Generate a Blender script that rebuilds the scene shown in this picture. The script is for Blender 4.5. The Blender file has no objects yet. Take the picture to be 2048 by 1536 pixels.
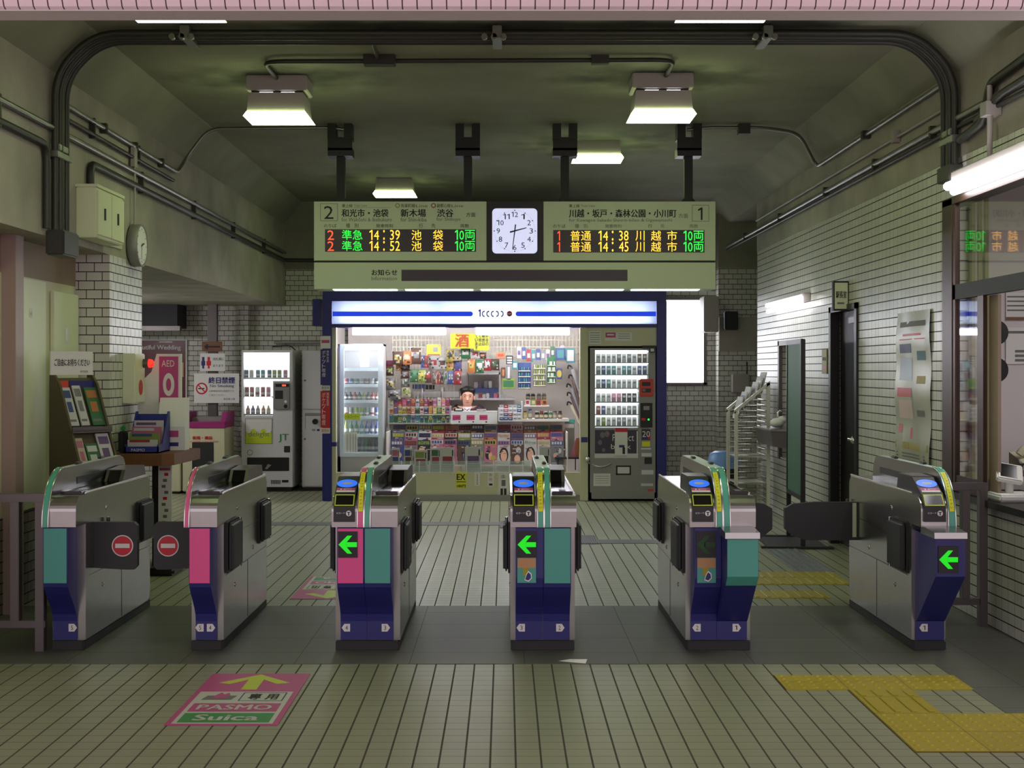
import bpy, bmesh, math, random
from mathutils import Vector, Matrix
rnd = random.Random(11)
S = bpy.context.scene
COL = S.collection
# ------------------------------------------------------------------ camera, world, exposure
F, VX, VY, EH = 2680.0, 1010.0, 741.0, 1.53      # focal length in pixels, vanishing point, eye height
cam = bpy.data.cameras.new('camera'); camo = bpy.data.objects.new('camera', cam); COL.objects.link(camo)
camo.location = (0, 0, EH); camo.rotation_euler = (math.pi/2, 0, 0)
cam.sensor_width = 36; cam.lens = F/2048*36
cam.shift_x = (1024-VX)/2048; cam.shift_y = -(768-VY)/2048
cam.clip_start = .05; cam.clip_end = 100
S.camera = camo
w = bpy.data.worlds.new('daylight'); S.world = w; w.use_nodes = True
w.node_tree.nodes['Background'].inputs[0].default_value = (1.0, .86, .92, 1)
w.node_tree.nodes['Background'].inputs[1].default_value = 1.3
S.view_settings.view_transform = 'Standard'; S.view_settings.look = 'None'
S.view_settings.exposure = 0.0; S.view_settings.gamma = 1; S.view_settings.use_curve_mapping = False
LAMP = (.80, 1.0, .44); LAMP_S = 14.0            # hall lamps, greenish fluorescent
TUBE = (1.0, .96, 1.0)                           # cool tubes of the kiosk and wall
S.cycles.max_bounces = 7; S.cycles.diffuse_bounces = 5; S.cycles.glossy_bounces = 4
S.cycles.transmission_bounces = 6; S.cycles.transparent_max_bounces = 8
S.cycles.caustics_reflective = False; S.cycles.caustics_refractive = False
S.cycles.sample_clamp_indirect = 6; S.cycles.use_denoising = True

# ------------------------------------------------------------------ materials
def lin(c):
    return tuple(((v/255+.055)/1.055)**2.4 if v/255 > .04045 else v/255/12.92 for v in c)
MATS = {}
def mat(name, rgb=None, rough=.5, metal=0, emit=None, es=1.0, noise=0, nscale=8, bump=0, bscale=60, trans=0, alpha=1, coat=0, spec=None):
    if name in MATS: return MATS[name]
    m = bpy.data.materials.new(name); m.use_nodes = True; MATS[name] = m
    nt = m.node_tree; b = nt.nodes['Principled BSDF']
    c = lin(rgb) if rgb else (.5, .5, .5)
    b.inputs['Base Color'].default_value = (*c, 1)
    b.inputs['Roughness'].default_value = rough; b.inputs['Metallic'].default_value = metal
    if trans: b.inputs['Transmission Weight'].default_value = trans
    if alpha < 1: b.inputs['Alpha'].default_value = alpha
    if coat: b.inputs['Coat Weight'].default_value = coat
    if spec is not None: b.inputs['Specular IOR Level'].default_value = spec
    if emit:
        b.inputs['Emission Color'].default_value = (*emit, 1); b.inputs['Emission Strength'].default_value = es
    if noise or bump:
        geo = nt.nodes.new('ShaderNodeNewGeometry')
        if noise:
            n = nt.nodes.new('ShaderNodeTexNoise'); n.inputs['Scale'].default_value = nscale; n.inputs['Detail'].default_value = 6
            nt.links.new(geo.outputs['Position'], n.inputs['Vector'])
            r = nt.nodes.new('ShaderNodeMapRange'); r.inputs['From Min'].default_value = .3; r.inputs['From Max'].default_value = .7
            r.inputs['To Min'].default_value = 1-noise; r.inputs['To Max'].default_value = 1+noise*.4
            nt.links.new(n.outputs['Fac'], r.inputs['Value'])
            mx = nt.nodes.new('ShaderNodeVectorMath'); mx.operation = 'SCALE'; mx.inputs[0].default_value = c
            nt.links.new(r.outputs['Result'], mx.inputs['Scale']); nt.links.new(mx.outputs['Vector'], b.inputs['Base Color'])
        if bump:
            n2 = nt.nodes.new('ShaderNodeTexNoise'); n2.inputs['Scale'].default_value = bscale; n2.inputs['Detail'].default_value = 4
            nt.links.new(geo.outputs['Position'], n2.inputs['Vector'])
            bp = nt.nodes.new('ShaderNodeBump'); bp.inputs['Strength'].default_value = bump; bp.inputs['Distance'].default_value = .01
            nt.links.new(n2.outputs['Fac'], bp.inputs['Height']); nt.links.new(bp.outputs['Normal'], b.inputs['Normal'])
    return m

def tile_mat(name, base, grout, tw, th, gw, gh, running=False, floor=False, off=(0, 0), var=.06, rough=.3, grout2=None, swap=False, dirt=.12):
    m = bpy.data.materials.new(name); m.use_nodes = True; MATS[name] = m
    nt = m.node_tree; b = nt.nodes['Principled BSDF']; N = nt.nodes; L = nt.links
    def mth(op, a, c=None):
        n = N.new('ShaderNodeMath'); n.operation = op
        for i, v in enumerate((a, c)):
            if v is None: continue
            if isinstance(v, (int, float)): n.inputs[i].default_value = v
            else: L.new(v, n.inputs[i])
        return n.outputs[0]
    geo = N.new('ShaderNodeNewGeometry'); sp = N.new('ShaderNodeSeparateXYZ'); L.new(geo.outputs['Position'], sp.inputs[0])
    if floor: u, v = sp.outputs[0], sp.outputs[1]
    else:
        sn = N.new('ShaderNodeSeparateXYZ'); L.new(geo.outputs['True Normal'], sn.inputs[0])
        ax = mth('ABSOLUTE', sn.outputs[0]); ax = mth('GREATER_THAN', ax, .5)
        u = mth('ADD', mth('MULTIPLY', sp.outputs[1], ax), mth('MULTIPLY', sp.outputs[0], mth('SUBTRACT', 1.0, ax)))
        v = sp.outputs[2]
        az = mth('GREATER_THAN', mth('ABSOLUTE', sn.outputs[2]), .5)
        v = mth('ADD', mth('MULTIPLY', sp.outputs[1], az), mth('MULTIPLY', v, mth('SUBTRACT', 1.0, az)))
    v = mth('DIVIDE', mth('SUBTRACT', v, off[1]), th); row = mth('FLOOR', v)
    u = mth('DIVIDE', mth('SUBTRACT', u, off[0]), tw)
    if running: u = mth('ADD', u, mth('MULTIPLY', mth('FLOORED_MODULO', row, 2.0), .5))
    cu = mth('FLOOR', u); fu = mth('FRACT', u); fv = mth('FRACT', v)
    mu = mth('LESS_THAN', fu, gw/tw); mv = mth('LESS_THAN', fv, gh/th)
    cv = N.new('ShaderNodeCombineXYZ'); L.new(cu, cv.inputs[0]); L.new(row, cv.inputs[1])
    wn = N.new('ShaderNodeTexWhiteNoise'); wn.noise_dimensions = '2D'; L.new(cv.outputs[0], wn.inputs['Vector'])
    k = mth('ADD', mth('MULTIPLY', wn.outputs['Value'], 2*var), 1-var)
    ns = N.new('ShaderNodeTexNoise'); ns.inputs['Scale'].default_value = 1.3; ns.inputs['Detail'].default_value = 7; L.new(geo.outputs['Position'], ns.inputs['Vector'])
    k = mth('MULTIPLY', k, mth('ADD', mth('MULTIPLY', ns.outputs['Fac'], 2*dirt), 1-dirt))
    sc = N.new('ShaderNodeVectorMath'); sc.operation = 'SCALE'; sc.inputs[0].default_value = lin(base); L.new(k, sc.inputs['Scale'])
    def mix(f, a, col):
        n = N.new('ShaderNodeMix'); n.data_type = 'RGBA'; L.new(f, n.inputs[0]); L.new(a, n.inputs[6]); n.inputs[7].default_value = (*lin(col), 1); return n.outputs[2]
    c = mix(mv, sc.outputs['Vector'], grout2 or grout); c = mix(mu, c, grout)
    L.new(c, b.inputs['Base Color'])
    mm = mth('MAXIMUM', mu, mv)
    L.new(mth('ADD', mth('MULTIPLY', mm, .5), rough), b.inputs['Roughness'])
    bp = N.new('ShaderNodeBump'); bp.inputs['Strength'].default_value = .4; bp.inputs['Distance'].default_value = .003; bp.invert = True
    L.new(mm, bp.inputs['Height']); L.new(bp.outputs['Normal'], b.inputs['Normal'])
    return m

def paint(rgb, rough=.5):
    n = 'paint_%d_%d_%d' % rgb
    return n if n in MATS else (mat(n, rgb, rough) and n)

mat('concrete', (176, 172, 158), .9, noise=.25, nscale=2.2, bump=.5, bscale=90)
mat('ceiling_paint', (150, 150, 132), .9, noise=.2, nscale=1.5, bump=.3, bscale=70)
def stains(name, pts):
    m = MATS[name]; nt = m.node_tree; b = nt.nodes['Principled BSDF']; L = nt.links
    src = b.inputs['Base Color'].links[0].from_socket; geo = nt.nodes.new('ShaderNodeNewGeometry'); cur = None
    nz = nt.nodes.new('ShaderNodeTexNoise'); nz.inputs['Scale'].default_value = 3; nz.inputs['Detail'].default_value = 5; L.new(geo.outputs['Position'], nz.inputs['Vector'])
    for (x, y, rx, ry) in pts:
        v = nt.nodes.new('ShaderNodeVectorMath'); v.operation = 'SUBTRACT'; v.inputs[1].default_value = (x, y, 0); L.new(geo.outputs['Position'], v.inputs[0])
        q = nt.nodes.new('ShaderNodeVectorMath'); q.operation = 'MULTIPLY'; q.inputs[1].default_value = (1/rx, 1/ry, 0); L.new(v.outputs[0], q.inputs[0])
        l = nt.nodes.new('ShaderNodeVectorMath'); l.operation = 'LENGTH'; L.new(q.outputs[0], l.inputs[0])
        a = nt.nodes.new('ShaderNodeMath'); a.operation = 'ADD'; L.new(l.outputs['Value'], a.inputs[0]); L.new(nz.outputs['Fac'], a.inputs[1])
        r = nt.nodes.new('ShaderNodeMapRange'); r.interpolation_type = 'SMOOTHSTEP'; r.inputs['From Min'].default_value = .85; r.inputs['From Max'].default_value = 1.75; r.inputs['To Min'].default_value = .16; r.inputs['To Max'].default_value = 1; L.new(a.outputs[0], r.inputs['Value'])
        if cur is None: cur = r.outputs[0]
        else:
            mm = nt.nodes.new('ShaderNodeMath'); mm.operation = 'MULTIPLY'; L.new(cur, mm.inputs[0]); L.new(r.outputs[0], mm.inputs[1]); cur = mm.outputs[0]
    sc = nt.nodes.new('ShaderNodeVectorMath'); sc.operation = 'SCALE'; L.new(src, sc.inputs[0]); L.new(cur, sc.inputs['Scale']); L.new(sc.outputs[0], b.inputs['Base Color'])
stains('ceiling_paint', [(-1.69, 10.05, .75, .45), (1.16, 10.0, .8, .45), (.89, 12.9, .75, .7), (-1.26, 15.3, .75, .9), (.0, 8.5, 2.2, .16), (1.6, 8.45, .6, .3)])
tile_mat('wall_tile', (205, 205, 196), (52, 48, 44), .116, .0662, .006, .007, running=True, rough=.4)
tile_mat('wall_tile_stack', (212, 213, 203), (58, 55, 48), .099, .0662, .0028, .0075, rough=.3)
tile_mat('wall_tile_dark', (120, 112, 104), (30, 28, 26), .116, .0662, .006, .007, running=True, rough=.4)
tile_mat('beam_tile', (244, 224, 230), (84, 64, 70), .0662, .40, .006, .004, off=(0, 2.95), rough=.3, var=.03)
tile_mat('floor_tile', (143, 146, 118), (62, 63, 50), .1, .1, .0080, .0040, floor=True, off=(-.0583-.0037, 5.214-.002), grout2=(100, 100, 80), rough=.42, var=.035, dirt=.10)
tile_mat('pavement', (226, 204, 208), (130, 122, 120), .3, .3, .006, .006, floor=True, rough=.7)
tile_mat('granite', (90, 92, 82), (62, 62, 56), .6, .4, .003, .004, floor=True, off=(.1, 7.66), rough=.55, var=.05)
tile_mat('tactile_yellow', (164, 149, 28), (100, 88, 24), .3, .3, .003, .004, floor=True, off=(1.345, 5.365), rough=.5, var=.06)
mat('tactile_grey', (120, 124, 132), .45)
mat('drain', (92, 94, 92), .5, 0.3)
mat('steel', (168, 168, 166), .26, .95, noise=.06, nscale=6)
mat('steel_bright', (215, 212, 208), .16, 1)
mat('steel_matte', (112, 106, 106), .42, .8)
mat('galv', (150, 150, 146), .4, .85, noise=.1, nscale=20)
mat('conduit_dark', (66, 66, 62), .5, .5)
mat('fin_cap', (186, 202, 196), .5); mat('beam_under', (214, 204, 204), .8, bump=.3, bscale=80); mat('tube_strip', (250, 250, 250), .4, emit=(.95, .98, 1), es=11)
mat('black', (22, 22, 24), .42); mat('black_gloss', (14, 14, 16), .12); mat('rubber', (38, 38, 40), .6)
mat('flap_pad', (44, 45, 47), .55)
mat('post_dark', (34, 35, 34), .6)
mat('gate_blue', (40, 42, 112), .42); mat('gate_teal', (78, 160, 148), .5); mat('gate_pink', (232, 84, 150), .5)
mat('spine_green', (84, 172, 150), .35); mat('spine_pink', (226, 96, 150), .35)
mat('yellow_label', (226, 226, 40), .5); mat('ink', (30, 30, 34), .6); mat('ink_grey', (110, 112, 108), .6); mat('white', (235, 235, 235), .5); mat('paper', (226, 226, 222), .7)
mat('paper_line', (150, 150, 150), .7)
mat('arrow_green', (10, 60, 10), .4, emit=(.005, .72, .01), es=1.0); mat('arrow_off', (24, 70, 22), .5)
mat('blue_lamp', (40, 90, 220), .3, emit=(.03, .17, .9), es=.8)
mat('sign_cream', (202, 216, 184), .55); mat('sign_black', (26, 24, 28), .5); mat('led_back', (40, 28, 34), .35)
mat('led_red', emit=(1, .08, .03), es=1.6, rgb=(60, 10, 8)); mat('led_green', emit=(.02, 1, .06), es=1.5, rgb=(8, 60, 8)); mat('led_amber', emit=(1, .5, .04), es=2.0, rgb=(60, 40, 8))
mat('clock_face', (225, 228, 250), .4, emit=(.66, .68, 1), es=.75)
mat('lamp_panel', (240, 240, 230), .5, emit=LAMP, es=LAMP_S)
mat('tube_white', (250, 250, 250), .4, emit=TUBE, es=16.0)
mat('tube_kiosk', (250, 250, 250), .4, emit=(1, .96, .98), es=55.0)
mat('tube_slim', (250, 250, 250), .4, emit=(1, 1, 1), es=5.0)
mat('fixture', (170, 164, 160), .5); mat('kiosk_blue', (26, 34, 118), .35); mat('kiosk_beige', (205, 203, 172), .5)
mat('fascia_white', (240, 245, 255), .4, emit=(.86, .93, 1), es=1.15); mat('fascia_blue', (10, 30, 200), .4, emit=(.01, .05, .7), es=.9)
mat('glass', (255, 255, 255), .02, trans=1.0, alpha=1); MATS['glass'].node_tree.nodes['Principled BSDF'].inputs['IOR'].default_value = 1.5
mat('clear_plastic', (200, 215, 215), .1, alpha=.35)
mat('machine_white', (214, 214, 216), .4); mat('machine_grey', (142, 142, 138), .45, .2); mat('machine_glow', (250, 250, 255), .5, emit=(.93, .95, 1), es=2.2)
mat('cig_glow', (250, 250, 255), .5, emit=(.9, .96, 1), es=1.15)
mat('door_cream', (222, 228, 194), .5); mat('brown_panel', (150, 132, 112), .6); mat('dark_door', (38, 32, 30), .45)
mat('brown_alu', (66, 46, 36), .4, .3); mat('green_board', (44, 100, 72), .6); mat('wood_brown', (120, 78, 50), .45, noise=.15, nscale=10)
mat('window_light', (255, 255, 255), .5, emit=(.93, .94, 1), es=6)
mat('tube_added', (250, 250, 250), .4, emit=(1, .97, 1), es=45)
mat('office_wall', (214, 208, 208), .8); mat('kiosk_wall', (236, 230, 224), .7)
mat('tube_small', (250, 250, 250), .4, emit=TUBE, es=4.5)
mat('tube_office', (250, 250, 250), .4, emit=(1, .97, .97), es=10)
mat('trim_paint', (160, 138, 130), .5)
mat('skin', (226, 172, 146), .5); mat('hair', (22, 18, 18), .45); mat('vest', (52, 30, 40), .7); mat('shirt', (238, 226, 232), .6)
mat('red_glow', (200, 10, 8), .4, emit=(1, .03, .02), es=1.5)
mat('decal_pink', (184, 70, 128), .45); mat('decal_green', (48, 140, 70), .45); mat('decal_yellow', (196, 214, 40), .45); mat('decal_white', (192, 197, 182), .45)

# ------------------------------------------------------------------ mesh helpers
def PX(px, Y): return (px-VX)*Y/F
def PZ(py, Y): return EH-(py-VY)*Y/F
def YW(px, X): return X*F/(px-VX)
UX, UY, UZ = Vector((1, 0, 0)), Vector((0, 1, 0)), Vector((0, 0, 1))
_tc = {}
def text_mesh(s):
    if s in _tc: return _tc[s]
    if s[0] == '*':
        v, f = text_mesh(s[1:]); n = len(v)
        _tc[s] = ([Vector((p.x+d*.028, p.y+e*.02, k*.0003)) for k, (d, e) in enumerate(((0, 0), (1, 0), (2, 0), (1, 1))) for p in v], [tuple(i+k*n for i in q) for k in range(4) for q in f]); return _tc[s]
    if s == '1':
        _tc[s] = ([Vector(p) for p in ((.19, 0, 0), (.30, 0, 0), (.30, .73, 0), (.21, .73, 0), (.02, .62, 0), (.02, .52, 0), (.19, .60, 0))], [(0, 1, 2, 3, 4, 5, 6)]); return _tc[s]
    if '1' in s and s.isdigit():
        vs, fs, x = [], [], 0
        for ch in s:
            v, f = text_mesh(ch); k = len(vs); a = min(p.x for p in v); vs += [Vector((p.x-a+x, p.y, 0)) for p in v]; fs += [tuple(k+i for i in q) for q in f]
            x = max(p.x for p in vs)+.14
        _tc[s] = (vs, fs); return _tc[s]
    c = bpy.data.curves.new('t', 'FONT'); c.body = s; c.resolution_u = 2
    o = bpy.data.objects.new('t', c); COL.objects.link(o)
    dg = bpy.context.evaluated_depsgraph_get()
    m = bpy.data.meshes.new_from_object(o.evaluated_get(dg))
    vs = [v.co.copy() for v in m.vertices]; fs = [tuple(p.vertices) for p in m.polygons]
    bpy.data.objects.remove(o); bpy.data.curves.remove(c); bpy.data.meshes.remove(m)
    _tc[s] = (vs, fs); return _tc[s]

def fillet(pts, r=.08, seg=5):
    pts = [Vector(p) for p in pts]; out = [pts[0]]
    for a, b, c in zip(pts, pts[1:], pts[2:]):
        d1 = (a-b); d2 = (c-b); k = min(r, d1.length*.45, d2.length*.45)
        p, q = b+d1.normalized()*k, b+d2.normalized()*k
        for i in range(seg+1):
            t = i/seg; out.append(p*(1-t)**2+b*2*t*(1-t)+q*t*t)
    out.append(pts[-1]); return out

class MB:
    def __init__(s): s.v = []; s.f = []; s.m = []; s.s = []; s.mats = []
    def mi(s, n):
        if n not in s.mats: s.mats.append(n)
        return s.mats.index(n)
    def add(s, vs, fs, m, smooth=False, M=None):
        k = len(s.v); i = s.mi(m)
        s.v += [(M @ Vector(p)) if M else Vector(p) for p in vs]
        for f in fs: s.f.append(tuple(k+j for j in f)); s.m.append(i); s.s.append(smooth)
        return s
    def box(s, x0, x1, y0, y1, z0, z1, m, bev=0, M=None, seg=2):
        if bev <= 0:
            vs = [(x, y, z) for z in (z0, z1) for y in (y0, y1) for x in (x0, x1)]
            fs = [(0, 2, 3, 1), (4, 5, 7, 6), (0, 1, 5, 4), (2, 6, 7, 3), (0, 4, 6, 2), (1, 3, 7, 5)]
            return s.add(vs, fs, m, False, M)
        bm = bmesh.new(); bmesh.ops.create_cube(bm, size=1)
        for v in bm.verts: v.co = Vector(((x0+x1)/2+v.co.x*(x1-x0), (y0+y1)/2+v.co.y*(y1-y0), (z0+z1)/2+v.co.z*(z1-z0)))
        bmesh.ops.bevel(bm, geom=bm.edges[:], offset=bev, segments=seg, affect='EDGES', clamp_overlap=True)
        bm.verts.index_update()
        vs = [v.co.copy() for v in bm.verts]; fs = [[v.index for v in f.verts] for f in bm.faces]; bm.free()
        return s.add(vs, fs, m, False, M)
    def pbox(s, x0, y0, x1, y1, Y0, Y1, m, bev=0):
        return s.box(PX(x0, Y0), PX(x1, Y0), Y0, Y1, PZ(y1, Y0), PZ(y0, Y0), m, bev)
    def prism(s, pts, axis, a0, a1, m, smooth=False, M=None):
        n = len(pts); vs = []
        for a in (a0, a1):
            for p, q in pts: vs.append({'x': (a, p, q), 'y': (p, a, q), 'z': (p, q, a)}[axis])
        fs = [tuple(range(n-1, -1, -1)), tuple(range(n, 2*n))]
        s.add(vs, fs, m, False, M)
        s.add(vs, [(i, (i+1) % n, n+(i+1) % n, n+i) for i in range(n)], m, smooth, M); return s
    def quad(s, a, b, c, d, m): return s.add([a, b, c, d], [(0, 1, 2, 3)], m)
    def rect(s, x0, y0, x1, y1, Y, m):     # flat print facing the camera side, given in picture units on the plane Y
        return s.quad((PX(x0, Y), Y, PZ(y1, Y)), (PX(x1, Y), Y, PZ(y1, Y)), (PX(x1, Y), Y, PZ(y0, Y)), (PX(x0, Y), Y, PZ(y0, Y)), m)
    def plate(s, o, u, w, wd, ht, m):
        o, u, w = Vector(o), Vector(u), Vector(w)
        return s.quad(o, o+u*wd, o+u*wd+w*ht, o+w*ht, m)
    def cyl(s, p0, p1, r, m, n=16, r2=None, smooth=True):
        p0, p1 = Vector(p0), Vector(p1); d = (p1-p0).normalized(); q = d.to_track_quat('Z', 'Y'); r2 = r if r2 is None else r2
        vs = []
        for p, rr in ((p0, r), (p1, r2)):
            for i in range(n): a = 2*math.pi*i/n; vs.append(p+q @ Vector((rr*math.cos(a), rr*math.sin(a), 0)))
        s.add(vs, [(i, (i+1) % n, n+(i+1) % n, n+i) for i in range(n)], m, smooth)
        s.add(vs, [tuple(range(n-1, -1, -1)), tuple(range(n, 2*n))], m); return s
    def tube(s, pts, r, m, n=10):
        pts = [Vector(p) for p in pts]; k = len(pts); vs = []
        up = None
        for i, p in enumerate(pts):
            d = (pts[min(i+1, k-1)]-pts[max(i-1, 0)]).normalized()
            if up is None: up = Vector((0, 0, 1)) if abs(d.z) < .9 else Vector((1, 0, 0))
            a = d.cross(up).normalized(); up = a.cross(d).normalized()
            for j in range(n): t = 2*math.pi*j/n; vs.append(p+a*r*math.cos(t)+up*r*math.sin(t))
        fs = [(i*n+j, i*n+(j+1) % n, (i+1)*n+(j+1) % n, (i+1)*n+j) for i in range(k-1) for j in range(n)]
        s.add(vs, fs, m, True); s.add(vs, [tuple(range(n-1, -1, -1)), tuple(range((k-1)*n, k*n))], m); return s
    def lathe(s, prof, c, m, n=14, M=None):
        vs = [(c[0]+r*math.cos(2*math.pi*i/n), c[1]+r*math.sin(2*math.pi*i/n), c[2]+z) for r, z in prof for i in range(n)]
        k = len(prof)
        fs = [(a*n+i, a*n+(i+1) % n, (a+1)*n+(i+1) % n, (a+1)*n+i) for a in range(k-1) for i in range(n)]
        s.add(vs, fs, m, True, M); s.add(vs, [tuple(range(n-1, -1, -1)), tuple(range((k-1)*n, k*n))], m, False, M); return s
    def ball(s, c, r, m, n=14, k=8):
        r = (r, r, r) if isinstance(r, (int, float)) else r
        prof = [(max(math.sin(math.pi*i/k), .001), -math.cos(math.pi*i/k)) for i in range(k+1)]
        M = Matrix.Translation(c) @ Matrix.Diagonal((*r, 1))
        return s.lathe(prof, (0, 0, 0), m, n, M)
    def disc(s, c, u, w, ru, rw, m, n=28):
        c, u, w = Vector(c), Vector(u), Vector(w)
        return s.add([c+u*ru*math.cos(2*math.pi*i/n)+w*rw*math.sin(2*math.pi*i/n) for i in range(n)], [tuple(range(n))], m)
    def poly(s, pts, m): return s.add(pts, [tuple(range(len(pts)))], m)
    def text(s, t, m, o, u, w, wd, ht):
        vs, fs = text_mesh(t)
        xs = [v.x for v in vs]; ys = [v.y for v in vs]; a, b, c, d = min(xs), max(xs), min(ys), max(ys)
        o, u, w = Vector(o), Vector(u), Vector(w); nn = u.cross(w)
        return s.add([o+u*((v.x-a)/max(b-a, .001)*wd)+w*((v.y-c)/max(d-c, .001)*ht)+nn*v.z for v in vs], fs, m)
    def T(s, t, m, x0, y0, x1, y1, Y):     # lettering on the plane Y
        return s.text(t, m, (PX(x0, Y), Y-.0025, PZ(y1, Y)), UX, UZ, (x1-x0)*Y/F, (y1-y0)*Y/F)
    def build(s, name, parent=None, local=False):
        me = bpy.data.meshes.new(name); org = Vector((0, 0, 0)); loc = Vector((0, 0, 0))
        if parent is not None and not local: org = ROOT[parent.name]
        if parent is None and not local:
            lo = [min(v[i] for v in s.v) for i in range(3)]; hi = [max(v[i] for v in s.v) for i in range(3)]
            org = loc = Vector(((lo[0]+hi[0])/2, (lo[1]+hi[1])/2, lo[2]))
        me.from_pydata([tuple(v-org) for v in s.v], [], s.f)
        for n in s.mats: me.materials.append(MATS[n])
        me.polygons.foreach_set('material_index', s.m); me.polygons.foreach_set('use_smooth', s.s)
        me.update()
        o = bpy.data.objects.new(name, me); COL.objects.link(o); o.location = loc
        if parent is not None: o.parent = parent
        ROOT[o.name] = org
        return o
ROOT = {}
def tag(o, label, cat, group=None):
    o['label'] = label; o['category'] = cat
    if group: o['group'] = group
    return o
def thing(name, label, cat, loc, group=None, rz=0):
    o = bpy.data.objects.new(name, None); COL.objects.link(o); o.location = loc; o.rotation_euler = (0, 0, rz)
    o.empty_display_size = .1; ROOT[o.name] = Vector(loc)
    return tag(o, label, cat, group)
def struct(name, mb):
    o = mb.build(name); o['kind'] = 'structure'; return o
ORD = 'first second third fourth fifth sixth seventh eighth ninth tenth eleventh twelfth thirteenth fourteenth fifteenth sixteenth seventeenth eighteenth'.split()
def nth(i, n):
    if n == 1: return 'only'
    return 'leftmost' if i == 0 else 'rightmost' if i == n-1 else ORD[i]+' from left'
# ------------------------------------------------------------------ the setting
ZC, XH, ZH = 3.716, 2.634, 3.45                   # ceiling height, haunch
b = MB(); b.box(-6.5, 6, 4.3, 18.2, -.12, 0, 'floor_tile'); struct('floor', b)
b = MB(); b.box(-9, 9, -10, 4.3, -.12, 0, 'pavement'); struct('floor_pavement', b)
b = MB(); b.box(-4.2, 2.9, 6.98, 8.69, 0, .003, 'granite'); b.box(2.236, 2.9, 5.97, 6.98, 0, .003, 'granite'); o = struct('floor_granite_strip', b)
# tactile paving: bars and dots are pattern of the paving
def tactile(b, x0, y0, nx, ny, kind, m, sx=.3, sy=.3):
    b.box(x0, x0+nx*sx, y0, y0+ny*sy, 0, .004, m)
    for i in range(nx):
        for j in range(ny):
            if kind == 'dot':
                for a in range(5):
                    for c in range(5):
                        b.lathe([(.013, 0), (.011, .003), (.007, .005)], (x0+i*sx+(a+.5)*sx/5, y0+j*sy+(c+.5)*sy/5, .004), m, 8)
            else:
                for a in range(4):
                    x = x0+i*sx+(a+.5)*sx/4; b.box(x-.014, x+.014, y0+j*sy+.02, y0+(j+1)*sy-.02, .004, .009, m, .004, seg=1)
b = MB()
tactile(b, 1.345, 6.415, 3, 1, 'dot', 'tactile_yellow'); tactile(b, 1.645, 5.965, 1, 1, 'bar', 'tactile_yellow'); tactile(b, 1.645, 6.265, 1, 1, 'bar', 'tactile_yellow', sy=.15)
tactile(b, 1.645, 5.365, 5, 2, 'dot', 'tactile_yellow')
struct('floor_tactile_paving', b)
b = MB(); tactile(b, 1.575, 9.56, 3, 2, 'bar', 'tactile_yellow'); tactile(b, 1.29, 8.99, 3, 1, 'bar', 'tactile_yellow')
tactile(b, 2.21, 10.17, 1, 5, 'dot', 'tactile_grey'); struct('floor_tactile_paving_inside', b)
b = MB(); b.box(-2.9, -.05, 13.24, 13.5, 0, .004, 'drain'); b.box(-.05, .06, 13.0, 13.55, 0, .006, 'drain')
for i in range(6): b.box(-.045+i*.018, -.037+i*.018, 13.02, 13.53, .006, .009, 'black')
b.box(.62, 2.2, 11.84, 12.1, 0, .004, 'drain'); b.box(.62, .83, 11.8, 12.4, 0, .006, 'drain')
for i in range(10): b.box(.63+i*.02, .638+i*.02, 11.82, 12.38, .006, .009, 'black')
struct('floor_drain', b)

# right wall with office window, door and basin niche
ZT = 2.89
b = MB()
for y0, y1, z0, z1 in ((6.19, 8.83, 0, .74), (6.19, 8.83, 2.64, ZT), (8.83, 11.02, 0, ZT), (11.02, 11.9, 2.06, ZT), (11.9, 13.1, 0, ZT),
                       (13.1, 14.15, 1.80, ZT), (13.1, 14.15, 0, .62), (14.15, 15.4, 0, ZT)):
    b.box(2.9, 3.06, y0, y1, z0, z1, 'wall_tile_stack')
b.box(2.895, 3.06, 6.19, 15.4, ZT, 3.8, 'concrete')
b.box(3.06, 3.2, 13.0, 14.25, .5, 1.9, 'fixture'); b.box(3.06, 3.2, 10.9, 12.0, 0, 2.2, 'dark_door')
b.box(3.06, 4.6, 15.25, 15.4, 0, 3.8, 'wall_tile'); struct('wall_right', b)
# left: concrete downstand beam, panelled wall below it, tiled column, side passage
b = MB(); b.box(-3.4, -2.9, 6.19, 17.7, 2.38, 3.8, 'concrete'); struct('wall_left', b)
b = MB(); b.box(-3.3, -3.15, 6.0, 9.83, .607, 2.144, 'kiosk_beige'); b.box(-3.3, -3.15, 6.0, 9.83, 2.144, 2.38, 'brown_panel'); b.box(-3.3, -3.14, 6.0, 9.83, 0, .607, 'wall_tile_dark'); struct('wall_left_panelled', b)
b = MB(); b.box(-3.148, -3.12, 8.55, 9.11, .62, 2.13, 'door_cream', .004); d = struct('door_1', b)
h = MB(); h.box(-3.118, -3.105, 8.62, 8.64, 1.05, 1.25, 'steel_matte', .003); h.build('door_handle', d)
h = MB(); h.plate((-3.1185, 8.79, 1.88), UY, UZ, .06, .06, 'paper'); h.text('A1', 'ink_grey', (-3.118, 8.805, 1.895), UY, UZ, .03, .025); h.build('door_label', d)
b = MB(); b.box(-3.148, -3.12, 9.27, 9.81, .62, 2.08, 'door_cream', .004); d = struct('door_2', b)
h = MB(); h.plate((-3.1185, 9.5, 1.72), UY, UZ, .07, .13, 'paper'); h.box(-3.1185, -3.11, 9.52, 9.55, 1.74, 1.83, 'white'); h.build('door_label', d)
b = MB(); b.box(-3.15, -3.06, 8.38, 8.52, 0, 2.38, 'trim_paint'); struct('trim_1', b)
b = MB(); b.box(-3.4, -2.9, 9.83, 10.7, 0, 2.38, 'wall_tile'); struct('column_tiled', b)
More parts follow.
